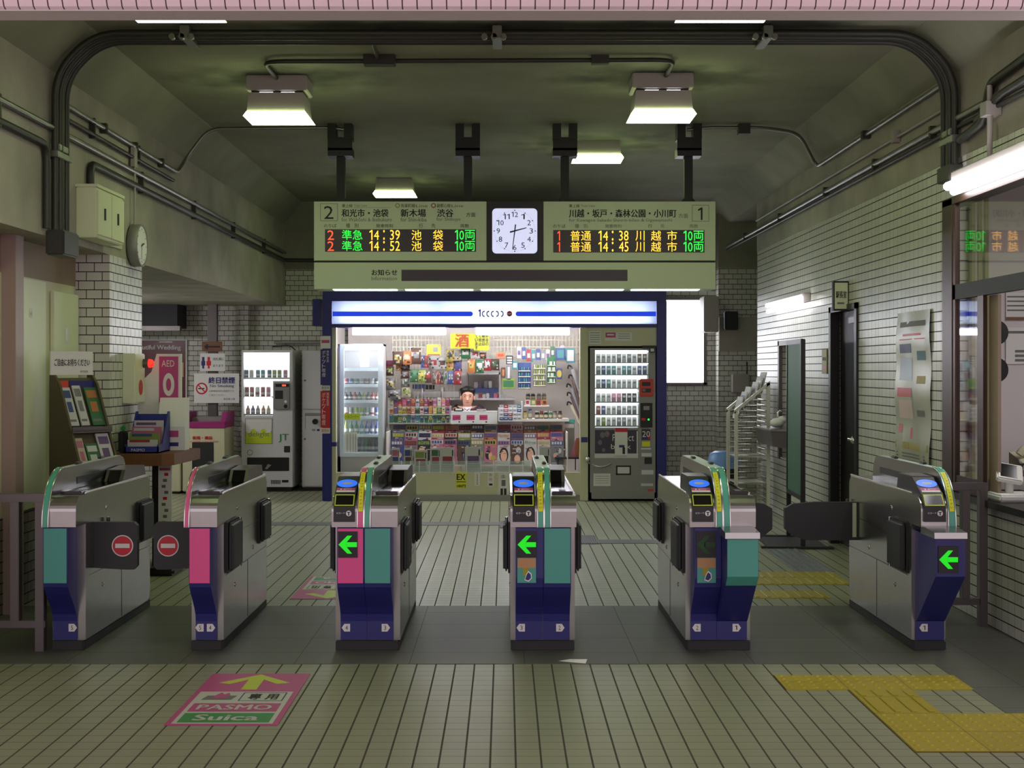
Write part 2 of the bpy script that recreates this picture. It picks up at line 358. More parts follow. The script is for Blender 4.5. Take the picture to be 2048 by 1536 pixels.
b = MB(); b.box(-6, -5.8, 9.8, 17.9, 0, 2.6, 'wall_tile'); b.box(-6, -3.4, 9.8, 9.95, 0, 2.6, 'wall_tile'); struct('wall_passage', b)
b = MB(); b.box(-6, -3.4, 9.8, 17.9, 2.38, 2.6, 'concrete'); struct('ceiling_passage', b)
# back wall with window, pier, recess
b = MB(); b.box(-6, 1.9, 17.7, 17.9, 0, 2.86, 'wall_tile'); b.box(2.64, 4.7, 17.7, 17.9, 0, 2.86, 'wall_tile'); b.box(-6, 4.7, 17.69, 17.9, 2.86, 3.8, 'ceiling_paint'); b.box(1.9, 2.64, 17.7, 17.9, 0, 1.37, 'wall_tile'); b.box(1.9, 2.64, 17.7, 17.9, 2.46, 2.86, 'wall_tile')
b.box(-3.52, -3.36, 17.55, 17.7, 0, 2.38, 'wall_tile'); struct('wall_back', b)
b = MB(); b.box(2.77, 4.7, 17.4, 17.7, 0, 2.86, 'wall_tile'); b.box(2.77, 4.7, 17.4, 17.7, 2.86, 3.8, 'ceiling_paint'); b.box(2.774, 3.6, 17.36, 17.4, 1.78, 2.22, 'concrete'); struct('wall_back_pier', b)
b = MB(); b.box(4.5, 4.7, 15.4, 17.7, 0, 3.8, 'wall_tile'); struct('wall_recess', b)
b = MB(); b.quad((1.9, 17.8, 1.37), (2.64, 17.8, 1.37), (2.64, 17.8, 2.46), (1.9, 17.8, 2.46), 'window_light'); d = struct('window_1', b)
b = MB()
for x0, x1, z0, z1 in ((1.88, 2.66, 1.34, 1.37), (1.88, 2.66, 2.46, 2.50), (2.62, 2.66, 1.34, 2.5), (1.88, 1.92, 1.34, 2.5)): b.box(x0, x1, 17.66, 17.79, z0, z1, 'steel_matte')
b.build('window_frame', d)
# ceiling with haunches, front beam
b = MB(); b.prism([(-3.3, 3.95), (-3.3, ZH), (-2.9, ZH), (-XH, ZC), (XH, ZC), (2.9, ZH), (3.3, ZH), (3.3, 3.95)], 'y', 6.0, 17.9, 'ceiling_paint')
b.prism([(17.35, ZC), (17.7, ZC-.35), (17.7, ZC)], 'x', -2.95, 2.8, 'ceiling_paint')
b.box(3.3, 4.7, 6, 17.9, 3.8, 3.95, 'ceiling_paint'); struct('ceiling', b)
b = MB(); b.prism([(6.0, 3.186), (6.012, 3.164), (6.03, 3.156), (6.19, 3.156), (6.19, 4.75), (6.0, 4.75)], 'x', -6.5, 6, 'beam_tile'); struct('wall_front', b)
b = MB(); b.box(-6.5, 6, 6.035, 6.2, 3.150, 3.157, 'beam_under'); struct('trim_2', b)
b = MB(); b.box(-6.5, 6, -1.0, 6.0, 4.6, 4.75, 'ceiling_paint'); struct('added_canopy', b)  # unseen canopy, added to hold daylight back from the front floor
b = MB(); b.box(-6.5, -3.15, 6.0, 6.19, 0, 3.3, 'beam_tile'); b.box(3.06, 6, 6.0, 6.19, 0, 3.3, 'beam_tile'); struct('wall_front_side', b)
# ticket office behind its window
b = MB(); b.box(3.06, 5.6, 9.4, 9.5, 0, 2.9, 'office_wall'); b.box(5.5, 5.6, 6.19, 9.5, 0, 2.9, 'office_wall'); b.box(3.06, 5.6, 6.19, 9.5, 2.8, 2.9, 'office_wall')
struct('wall_office', b)
b = MB(); br = 'brown_alu'
b.box(2.88, 2.925, 8.64, 8.83, .76, 2.64, br); b.box(2.88, 3.0, 6.19, 8.83, 2.60, 2.64, br); b.box(2.885, 2.925, 6.19, 8.64, 1.985, 2.08, 'post_dark')
b.box(2.89, 2.915, 8.10, 8.20, .76, 1.985, br); b.box(2.89, 2.915, 8.20, 8.64, .76, .86, br); b.box(2.885, 2.92, 8.59, 8.64, .76, 2.6, br); b.box(3.055, 3.07, 8.8, 8.84, .76, 2.64, br); b.box(2.88, 3.06, 6.2, 6.32, .756, 2.6, br)
b.box(2.935, 2.955, 7.98, 8.12, .76, 1.985, 'brown_panel'); d = struct('window_2', b)
b = MB(); b.box(2.900, 2.905, 6.25, 8.6, 2.08, 2.60, 'glass'); b.build('window_pane', d)
b = MB(); b.box(2.900, 2.905, 8.20, 8.59, .86, 1.985, 'glass'); b.build('window_pane', d)
b = MB(); b.box(2.86, 3.35, 6.19, 8.72, .715, .755, 'black'); b.build('window_sill', d)
b = MB()
mat('curtain', (140, 136, 96), .8)
for i in range(4): b.box(3.075+i*.045, 3.10+i*.045, 8.95, 8.97, .8, 2.8, 'curtain')
b.build('window_curtain', d)
# station master's door and the basin niche
b = MB(); b.box(2.88, 2.96, 11.86, 11.93, 0, 2.09, 'black'); b.box(2.88, 2.96, 10.99, 11.06, 0, 2.09, 'black'); b.box(2.88, 2.96, 10.99, 11.93, 2.04, 2.09, 'black')
b.box(2.97, 3.01, 11.06, 11.86, 0, 2.04, 'dark_door'); d = struct('door_3', b)
b = MB(); b.cyl((2.97, 11.14, .95), (2.88, 11.14, .95), .022, 'steel_bright'); b.cyl((2.895, 11.14, .95), (2.895, 11.27, .95), .018, 'steel_bright'); b.ball((2.9, 11.14, .95), .035, 'steel_bright'); b.build('door_handle', d)
b = MB(); b.box(2.92, 2.97, 11.12, 11.4, 1.93, 1.98, 'steel_matte'); b.build('door_closer', d)
b = MB()
for y0, y1, z0, z1 in ((13.06, 13.12, .6, 1.84), (14.12, 14.18, .6, 1.84), (13.06, 14.18, 1.79, 1.84)): b.box(2.885, 2.92, y0, y1, z0, z1, 'steel_matte')
struct('trim_3', b)
# hall ceiling lamps; the passage lamp added out of view comes last
def fixture(x, y, top, label, big=True, name='ceiling_lamp', grp='hall ceiling lamps'):
    zb = top-.31 if big else top-.18; wd = .235
    t = thing(name, label, 'lamp', (x, y, zb), grp)
    b = MB(); b.prism([(-wd+.02, zb+.035), (wd-.02, zb+.035), (wd-.035, zb+.175), (-wd+.035, zb+.175)], 'y', y, y+.36, 'fixture', M=Matrix.Translation((x, 0, 0))); b.build('housing', t)
    b = MB(); b.prism([(-wd-.005, zb), (wd+.005, zb), (wd-.02, zb+.035), (-wd+.02, zb+.035)], 'y', y-.01, y+.37, 'lamp_panel', M=Matrix.Translation((x, 0, 0))); b.build('diffuser', t)
    b = MB(); b.box(x-.19, x+.19, y+.06, y+.3, zb+.175, top, 'black'); 
    for k in (-1, 1): b.box(x+k*.08-.05, x+k*.08+.05, y+.052, y+.06, zb+.178, zb+.188, 'tube_slim')
    b.build('gap_plate', t)
    if big:
        b = MB(); b.box(x-.225, x+.225, y+.03, y+.33, zb+.20, top, 'fixture', .006); b.build('mounting_box', t)
    return t
fixture(-1.69, 9.88, ZC, 'box shaped hall lamp hanging on the left in front of the departure board')
fixture(1.16, 9.80, ZC, 'box shaped hall lamp hanging on the right in front of the departure board')
fixture(.89, 12.75, ZC+.02, 'small hall lamp behind the board posts, right of the clock', big=False)
fixture(-1.26, 15.2, ZC, 'small hall lamp far back above the kiosk, left of the clock', big=False)
fixture(-1.74, 6.86, ZC, 'bright lamp half hidden above the tiled front beam, left one')
fixture(1.155, 6.86, ZC, 'bright lamp half hidden above the tiled front beam, right one')
# departure-hall tubes on the right wall
t = thing('wall_tube_lamp', 'long bright fluorescent tube lamp on the wall above the ticket office window', 'lamp', (2.8, 7.4, 2.68))
b = MB(); b.box(2.80, 2.88, 6.45, 8.42, 2.70, 2.78, 'fixture', .01); b.build('housing', t)
for dz in (2.69, 2.66):
    b = MB(); b.cyl((2.79 if dz > 2.67 else 2.83, 6.5, dz), (2.79 if dz > 2.67 else 2.83, 8.45, dz), .026, 'tube_white'); b.build('tube', t)
b = MB(); b.cyl((2.84, 7.85, 2.78), (2.84, 7.85, 3.2), .016, 'fixture'); b.box(2.80, 2.89, 7.8, 7.9, 3.02, 3.1, 'fixture'); b.build('hanger', t)
t = thing('wall_tube_lamp', 'short fluorescent tube lamp on the tiled wall above the basin niche', 'lamp', (2.8, 13.4, 2.18))
b = MB(); b.box(2.82, 2.9, 12.7, 14.3, 2.19, 2.27, 'fixture', .01); b.build('housing', t)
for dx, dz in ((2.79, 2.22), (2.80, 2.16)):
    b = MB(); b.cyl((dx, 12.65, dz), (dx, 14.25, dz), .024, 'tube_small'); b.build('tube', t)
t = thing('office_lamp', 'ceiling lamp glowing inside the ticket office', 'lamp', (4.0, 7.5, 2.72))
b = MB(); b.box(3.7, 4.3, 6.9, 8.1, 2.72, 2.799, 'fixture'); b.build('housing', t)
b = MB(); b.box(3.72, 4.28, 6.92, 8.08, 2.70, 2.72, 'tube_office'); b.build('diffuser', t)
t = thing('added_passage_lamp', 'added unseen tube lamp on the ceiling of the side passage', 'lamp', (-5.0, 15.3, 2.26))  # added behind the column to brighten the passage wall
b = MB(); b.box(-5.1, -4.9, 14.6, 16.0, 2.31, 2.379, 'fixture'); b.build('housing', t)
for x in (-5.06, -4.94):
    b = MB(); b.cyl((x, 14.65, 2.28), (x, 15.95, 2.28), .028, 'tube_added'); b.build('tube', t)

# ------------------------------------------------------------------ pipes and conduits
def pipe_thing(name, label, pts, r, m='galv', grp=None, rr=.1, clamps=()):
    b = MB(); f = fillet(pts, rr); b.tube(f, r, m)
    for c in clamps:
        c = Vector(c); b.box(c.x-.03, c.x+.03, c.y-.02, c.y+.02, c.z-.03, c.z+.03, m, .004)
    return tag(b.build(name), label, 'pipe', grp)
t = thing('conduit_arch', 'bundle of parallel grey conduits arching over the hall along walls and ceiling', 'conduit', (0, 8.6, 2.3))
for k in range(4):
    y = 8.5+k*.06; e = .045+.012*(k % 2)
    pts = [(-2.9+e, y, 2.36), (-2.9+e, y, ZH-.03), (-XH+.03, y, ZC-e), (XH-.03, y, ZC-e), (2.9-e, y, ZH-.03), (2.9-e, y, 2.80)]
    b = MB(); b.tube(fillet(pts, .16, 6), .021, 'conduit_dark'); b.build('conduit', t)
for x, z in ((-2.87, 2.9), (2.87, 3.0), (-2.02, ZC-.03), (-.05, ZC-.03), (1.66, ZC-.03)):
    b = MB()
    if abs(x) > 2.5: b.box(x-.05, x+.05, 8.45, 8.74, z-.02, z+.02, 'galv', .004); b.box(x-.045, x+.045, 8.5, 8.7, z+.03, z+.07, 'galv', .004)
    else:
        b.box(x-.03, x+.03, 8.44, 8.75, z-.06, z+.02, 'galv', .004)
        for k in range(3): b.cyl((x-.08+k*.06, 8.44, z-.05), (x-.08+k*.06, 8.47, z-.05), .02, 'galv', 8)
    b.build('clamp', t)
b = MB(); b.box(2.81, 2.9, 8.48, 8.72, 2.74, 2.84, 'conduit_dark', .005); b.build('end_box', t)
b = MB(); b.box(-2.899, -2.78, 8.45, 8.75, 2.26, 2.42, 'conduit_dark', .01); b.build('end_box', t)
XL = -2.87
def brack(b, y, z0, z1, x=XL): b.box(x-.03, x+.012, y-.012, y+.012, z0-.02, z1+.02, 'conduit_dark')
b = MB(); b.tube(fillet([(XL, 6.3, 3.07), (XL, 17.5, 3.07)], .1), .02, 'galv')
tag(b.build('wall_pipe'), 'long thin grey pipe running along the left beam from front to back', 'pipe', 'pipes on the left beam')
b = MB(); b.tube(fillet([(XL, 6.3, 2.945), (XL, 8.39, 2.945), (XL, 8.39, 2.42)], .1), .024, 'conduit_dark')
for y in (7.6, 6.9): brack(b, y, 2.93, 3.08)
tag(b.build('wall_pipe'), 'dark pipe at the front of the left beam that bends down beside the conduits', 'pipe')
b = MB(); b.tube(fillet([(XL, 8.75, 3.265), (XL, 11.75, 3.265), (-2.84, 11.9, 3.4), (-XH, 11.9, ZC-.04), (-1.55, 11.9, ZC-.03), (-1.4, 11.9, ZC-.05)], .12), .017, 'galv')
for y in (9.6, 10.4, 11.2): b.box(XL-.03, XL+.02, y-.02, y+.02, 3.23, 3.30, 'conduit_dark')
tag(b.build('wall_pipe'), 'upper grey pipe on the left beam turning up across the ceiling to the board post', 'pipe')
b = MB(); b.tube([(XL, 8.75, 3.175), (XL, 11.6, 3.175)], .015, 'conduit_dark')
for y in (9.35, 10.5): brack(b, y, 3.17, 3.27)
tag(b.build('wall_pipe'), 'short dark pipe on the left beam just under the uppermost pipe', 'pipe')
b = MB(); b.tube(fillet([(XL, 9.28, 2.74), (XL, 9.28, 2.965), (XL, 17.45, 2.965), (-2.4, 17.5, 2.965)], .08), .026, 'conduit_dark')
for y in (10.6, 12.4, 14.2, 16.0): brack(b, y, 2.95, 3.08)
tag(b.build('wall_pipe'), 'lower thick pipe on the left beam rising from the electric box to the back', 'pipe')
XR = 2.87
b = MB(); b.tube([(XR, 6.3, 3.13), (XR, 17.3, 3.13)], .022, 'galv')
for y in (9.0, 10.4, 12, 14, 16): b.box(XR-.02, XR+.03, y-.02, y+.02, 3.09, 3.17, 'conduit_dark')
tag(b.build('wall_pipe'), 'long grey pipe running along the top of the right wall', 'pipe')
b = MB(); b.tube([(XR, 6.3, 3.07), (XR, 17.3, 3.085)], .014, 'conduit_dark'); tag(b.build('wall_pipe'), 'thin dark cable just under the long grey pipe on the right wall', 'cable')
b = MB(); b.tube([(XR, 8.8, 3.24), (XR, 15.3, 3.24)], .012, 'fixture'); b.box(2.84, 2.89, 9.8, 9.86, 3.2, 3.29, 'fixture')
tag(b.build('wall_pipe'), 'thin pale pipe above the long grey pipe on the right wall', 'pipe')
b = MB(); b.tube(fillet([(1.62, 11.9, ZC-.05), (1.8, 11.9, ZC-.03), (2.3, 11.9, ZC-.03), (XH, 12.0, ZC-.06), (2.86, 12.3, 3.40), (2.86, 8.8, 3.40)], .12), .016, 'galv')
for x in (2.12,): b.box(x-.05, x+.05, 11.85, 11.95, ZC-.09, ZC, 'conduit_dark')
b.box(2.83, 2.9, 10.6, 10.66, 3.37, 3.43, 'conduit_dark')
tag(b.build('ceiling_pipe'), 'thin silver pipe from the right board post across the ceiling to the right wall', 'pipe')
b = MB(); b.tube(fillet([(-1.69, 10.0, ZC-.02), (-1.69, 9.35, ZC-.03), (1.18, 9.3, ZC-.03), (1.18, 9.95, ZC-.02)], .15), .016, 'conduit_dark')
b.tube([(-.88, 9.3, ZC-.03), (-.86, 8.6, ZC-.03)], .014, 'conduit_dark'); b.box(-.98, -.76, 9.25, 9.35, ZC-.07, ZC, 'conduit_dark', .005); b.box(.6, .72, 9.27, 9.33, ZC-.06, ZC, 'conduit_dark')
tag(b.build('ceiling_pipe'), 'dark conduit on the ceiling linking the two hanging box lamps', 'pipe')
b = MB(); b.tube(fillet([(2.86, 6.4, 3.30), (2.86, 7.9, 3.22), (2.86, 8.0, 3.02), (2.86, 8.42, 2.98)], .08), .028, 'conduit_dark'); b.tube(fillet([(2.85, 6.4, 3.16), (2.85, 7.7, 3.12), (2.85, 8.1, 3.04)], .08), .022, 'conduit_dark')
tag(b.build('wall_cable'), 'thick dark cables looping on the right wall above the tube lamp', 'cable')
b = MB(); b.tube([(2.30, 10.9+.0, ZC-.01), (2.30, 10.9, ZC-.03)], .01, 'conduit_dark')
b = MB(); b.lathe([(.05, -.05), (.09, -.02), (.09, 0)], (-1.46, 7.25, ZC-.001), 'black', 16); tag(b.build('ceiling_sensor'), 'small dark round sensor beside the left lamp above the front beam', 'sensor')

# electric box, round clock and fittings on the left beam
t = thing('electric_box', 'cream two door electric box on the left beam beside the conduits', 'box', (-2.9, 9.35, 2.42))
b = MB(); b.box(-2.9, -2.76, 9.05, 9.68, 2.43, 2.77, 'door_cream', .006); b.box(-2.9, -2.75, 9.04, 9.69, 2.77, 2.79, 'door_cream'); b.build('body', t)
for y0, y1 in ((9.06, 9.36), (9.37, 9.67)):
    b = MB(); b.box(-2.76, -2.748, y0, y1, 2.45, 2.75, 'door_cream', .003); d = b.build('door', t)
    b = MB(); b.box(-2.749, -2.74, y0+.13, y0+.15, 2.56, 2.64, 'black'); b.build('handle', d)
b = MB(); b.box(-2.9, -2.885, 9.7, 10.1, 2.44, 2.74, 'kiosk_beige', .003); tag(b.build('inspection_cover'), 'flat cream inspection cover on the left beam beside the electric box', 'cover')
t = thing('wall_clock', 'round pale clock hanging on a thin pipe on the left beam', 'clock', (-2.87, 10.4, 2.4))
M = Matrix.Translation((-2.845, 10.4, 2.50)) @ Matrix.Rotation(math.radians(90), 4, 'Y') @ Matrix.Rotation(0, 4, 'Z')
b = MB(); b.lathe([(.150, -.05), (.165, -.04), (.165, .03), (.154, .034), (.150, .02)], (0, 0, 0), 'machine_grey', 32, M); b.build('case', t)
b = MB(); b.lathe([(.148, .018), (.148, .0262)], (0, 0, 0), 'white', 32, M)
for k in range(12):
    a = k*math.pi/6; c = Vector((-2.8182, 10.4+.125*math.sin(a), 2.5+.125*math.cos(a))); b.plate(c-UY*.006-UZ*.006, UY, UZ, .012, .012, 'ink')
b.build('dial', t)
for a, l, wd in ((72, .07, .012), (186, .11, .008)):
    a = math.radians(a); dv = Vector((0, math.sin(a), math.cos(a))); pv = Vector((0, math.cos(a), -math.sin(a)))
    b = MB(); c = Vector((-2.8165, 10.4, 2.5)); b.poly([c-dv*.02-pv*wd/2, c+dv*l-pv*wd/2, c+dv*l+pv*wd/2, c-dv*.02+pv*wd/2], 'ink'); b.build('hand', t)
b = MB(); b.cyl((-2.86, 10.35, 2.65), (-2.86, 10.35, 3.16), .008, 'fixture'); b.box(-2.88, -2.85, 10.31, 10.39, 3.10, 3.25, 'fixture'); b.build('hanger', t)
# ------------------------------------------------------------------ departure board
YB = 11.8
t = thing('departure_board', 'wide cream departure board with glowing train times hanging from the ceiling', 'sign', (PX(1029, YB), YB, PZ(579, YB)))
b = MB(); b.pbox(628, 403, 1431, 521, YB+.012, YB+.36, 'sign_cream'); b.pbox(628, 525, 1431, 578, YB+.012, YB+.36, 'sign_cream'); b.pbox(630, 520, 1429, 526, YB+.03, YB+.34, 'sign_black'); b.build('housing', t)
def board(x0, x1, name='timetable_panel'):
    b = MB(); b.pbox(x0, 403, x1, 521, YB, YB+.014, 'sign_cream', .002); return b
ink, ig = 'ink', 'ink_grey'
b = board(628, 973)
def frame(b, x0, y0, x1, y1, m, Y, th=.8):
    for r in ((x0, y0, x1, y0+th), (x0, y1-th, x1, y1), (x0, y0, x0+th, y1), (x1-th, y0, x1, y1)): b.rect(*r, Y, m)
Yt = YB-.002
frame(b, 640.5, 407, 675.5, 442, ig, Yt)
for s, m, r in (('2', ink, (648, 412, 667, 438)), ('東上線', ink, (684, 408, 705, 415)), ('Tojo Line', ig, (708, 409, 734, 414.5)), ('*和光市・池袋', ink, (683, 418, 777, 434)),
                ('for Wakōshi & Ikebukuro', ig, (683, 435, 784, 443)), ('有楽町線', ink, (802, 407.5, 830, 415)), ('Line', ig, (832, 409, 855, 414.5)), ('*新木場', ink, (801, 418, 852, 434)), ('for Shin-kiba', ig, (801, 435, 853, 443)),
                ('副都心線', ink, (874, 407.5, 901, 415)), ('Line', ig, (903, 409, 927, 414.5)), ('*渋谷', ink, (874, 418, 907, 434)), ('for Shibuya', ig, (873, 435, 921, 443.5)), ('方面', ink, (932, 425, 951, 434)),
                ('のりば', ink, (648, 448, 673, 455)), ('種', ink, (692, 447, 700, 455.5)), ('別', ink, (709, 447, 717, 455.5)), ('発車時刻', ink, (752, 448, 786, 455.5)), ('行', ink, (838, 447, 846, 455.5)), ('先', ink, (863, 447, 871, 455.5)), ('両数', ink, (921, 448, 938, 455.5))):
    b.T(s, m, *r, YB)
for x, m in ((795, 'tactile_yellow'), (867, 'red_dark')):
    mat('red_dark', (150, 40, 50)); c = Vector((PX(x, Yt), Yt, PZ(411, Yt))); b.disc(c, UX, UZ, .021, .021, m); b.disc(c-UY*.0008, UX, UZ, .0135, .0135, 'sign_cream')
b.rect(708, 414.8, 782, 415.3, Yt, ig)
b.build('timetable_panel', t)
b = board(1087, 1431)
frame(b, 1384, 410, 1418, 443, ig, Yt)
for s, m, r in (('1', ink, (1396, 415, 1405, 440)), ('東上線', ink, (1138, 408.5, 1159, 415)), ('Tojo Line', ig, (1162, 409.5, 1190, 415)), ('*川越・坂戸・森林公園・小川町', ink, (1138, 418.5, 1353, 435)), ('方面', ig, (1357, 427, 1376, 436)),
                ('for Kawagoe Sakado Shinrin-kōen & Ogawamachi', ig, (1138, 437, 1344, 445)),
                ('のりば', ink, (1106, 448.5, 1131, 455.5)), ('種', ig, (1150, 448, 1158, 456)), ('別', ig, (1167, 448, 1175, 456)), ('発車時刻', ig, (1210, 448.5, 1243, 456)), ('行', ink, (1296, 448, 1304, 456)), ('先', ig, (1321, 448, 1329, 456)), ('両数', ig, (1379, 448.5, 1396, 456))):
    b.T(s, m, *r, YB)
b.build('timetable_panel', t)
def led(x0, x1, y0, rows):
    b = MB(); b.rect(x0, y0, x1, y0+45, YB-.0015, 'led_back')
    for i, row in enumerate(rows):
        yy = y0+1.5+i*22
        for s, m, xa, xb in row: b.T(s, m, xa, yy+(.6 if len(s) > 2 or s in '12' else 0), xb, yy+19.8, YB-.001)
    b.build('led_display', t)
def r2(tm): return [('2', 'led_red', 655, 668), ('準急', 'led_green', 684, 725), (tm[:2], 'led_amber', 739, 758), (':', 'led_amber', 766.5, 769.5), (tm[3:], 'led_amber', 780, 800), ('池', 'led_amber', 823, 843), ('袋', 'led_amber', 866, 886), ('10', 'led_green', 910, 928), ('両', 'led_green', 930, 950)]
def r1(tm): return [('1', 'led_red', 1115, 1120), ('普通', 'led_amber', 1141, 1182), (tm[:2], 'led_amber', 1197, 1216), (':', 'led_amber', 1223.5, 1227), (tm[3:], 'led_amber', 1238, 1257), ('川', 'led_amber', 1271, 1289), ('越', 'led_amber', 1302, 1322), ('市', 'led_amber', 1334, 1354), ('10', 'led_green', 1367, 1385), ('両', 'led_green', 1387, 1407)]
led(650, 952, 458.5, [r2('14:39'), r2('14:52')]); led(1106.5, 1409, 460, [r1('14:38'), r1('14:45')])
b = MB(); b.pbox(628, 525, 1431, 578, YB, YB+.014, 'sign_cream', .002); b.T('*お知らせ', ink, 743, 539, 795, 551, YB); b.T('Information', ig, 743, 553, 794, 560.5, YB)
b.build('information_panel', t); b = MB(); b.rect(803, 539.5, 1255, 562, YB-.0015, 'led_back'); b.build('message_display', t)
# clock built into the board
b = MB(); b.pbox(973, 403, 1087, 521, YB, YB+.014, 'sign_black'); ck = b.build('clock_panel', t)
cx, cz = PX(1029.5, YB), PZ(462, YB); u = YB/F
rr, n, hs = 8*u, 6, 45*u; pts = []
for qx, qz, a0 in ((1, 1, 0), (-1, 1, 90), (-1, -1, 180), (1, -1, 270)):
    for i in range(n+1): a = math.radians(a0+90*i/n); pts.append((cx+qx*(hs-rr)+rr*math.cos(a), cz+qz*(hs-rr)+rr*math.sin(a)))
b = MB(); b.prism(pts, 'y', YB-.006, YB, 'clock_face'); yf = YB-.0075
for k in range(12):
    a = k*math.pi/6; s = str(k or 12); r = 33*u; wd = (7 if len(s) < 2 else 13)*u; ht = 10.5*u
    b.text(s, 'ink', (cx+r*math.sin(a)-wd/2, yf, cz+r*math.cos(a)-ht/2), UX, UZ, wd, ht)
for k in range(60):
    a = k*math.pi/30; r = 41*u; q = (1.3 if k % 5 == 0 else .5)*u; b.disc((cx+r*math.sin(a), yf, cz+r*math.cos(a)), UX, UZ, q, q, 'ink', 8)
b.build('clock_face', ck)
for a, l, tl, wd in ((75, 24, 10, 3.2), (187, 38, 13, 2.4)):
    a = math.radians(a); dv = Vector((math.sin(a), 0, math.cos(a))); pv = Vector((math.cos(a), 0, -math.sin(a))); c = Vector((cx, yf-.004, cz))
    b = MB(); b.poly([c-dv*tl*u-pv*wd*u/2, c-dv*tl*u+pv*wd*u/2, c+dv*l*u+pv*wd*u/2*.5, c+dv*l*u-pv*wd*u/2*.5], 'ink'); b.build('clock_hand', ck)
for xp in (678, 935, 1131, 1381):
    b = MB(); b.box(PX(xp, YB)-.037, PX(xp, YB)+.037, YB+.12, YB+.19, PZ(403, YB), 3.45, 'post_dark')
    for k in (-1, 1): b.prism([(PX(xp, YB)+k*.037, PZ(403, YB)), (PX(xp, YB)+k*.08, PZ(403, YB)), (PX(xp, YB)+k*.037, PZ(403, YB)+.05)], 'y', YB+.14, YB+.17, 'post_dark')
    p = b.build('hanging_post', t)
    X = PX(xp, YB); b = MB(); b.box(X-.108, X+.108, YB+.06, YB+.09, 3.48, ZC-.12, 'black')
    for k in (-1, 1): b.box(X+k*.072-.036, X+k*.072+.036, YB+.05, YB+.22, ZC-.14, ZC, 'black')
    b.box(X-.108, X+.108, YB+.06, YB+.24, 3.43, 3.50, 'black'); b.build('ceiling_bracket', p)
for i in range(5):
    if i == 3: x0, x1 = 1113, 1248
    else: x0, x1 = ((665, 792), (810, 945), (962, 1096), 0, (1265, 1400))[i]
    b = MB(); b.box(PX(x0, YB), PX(x1, YB), YB+.03, YB+.17, PZ(578, YB)-.006, PZ(578, YB)+.01, 'tube_slim'); b.build('underside_light', t)

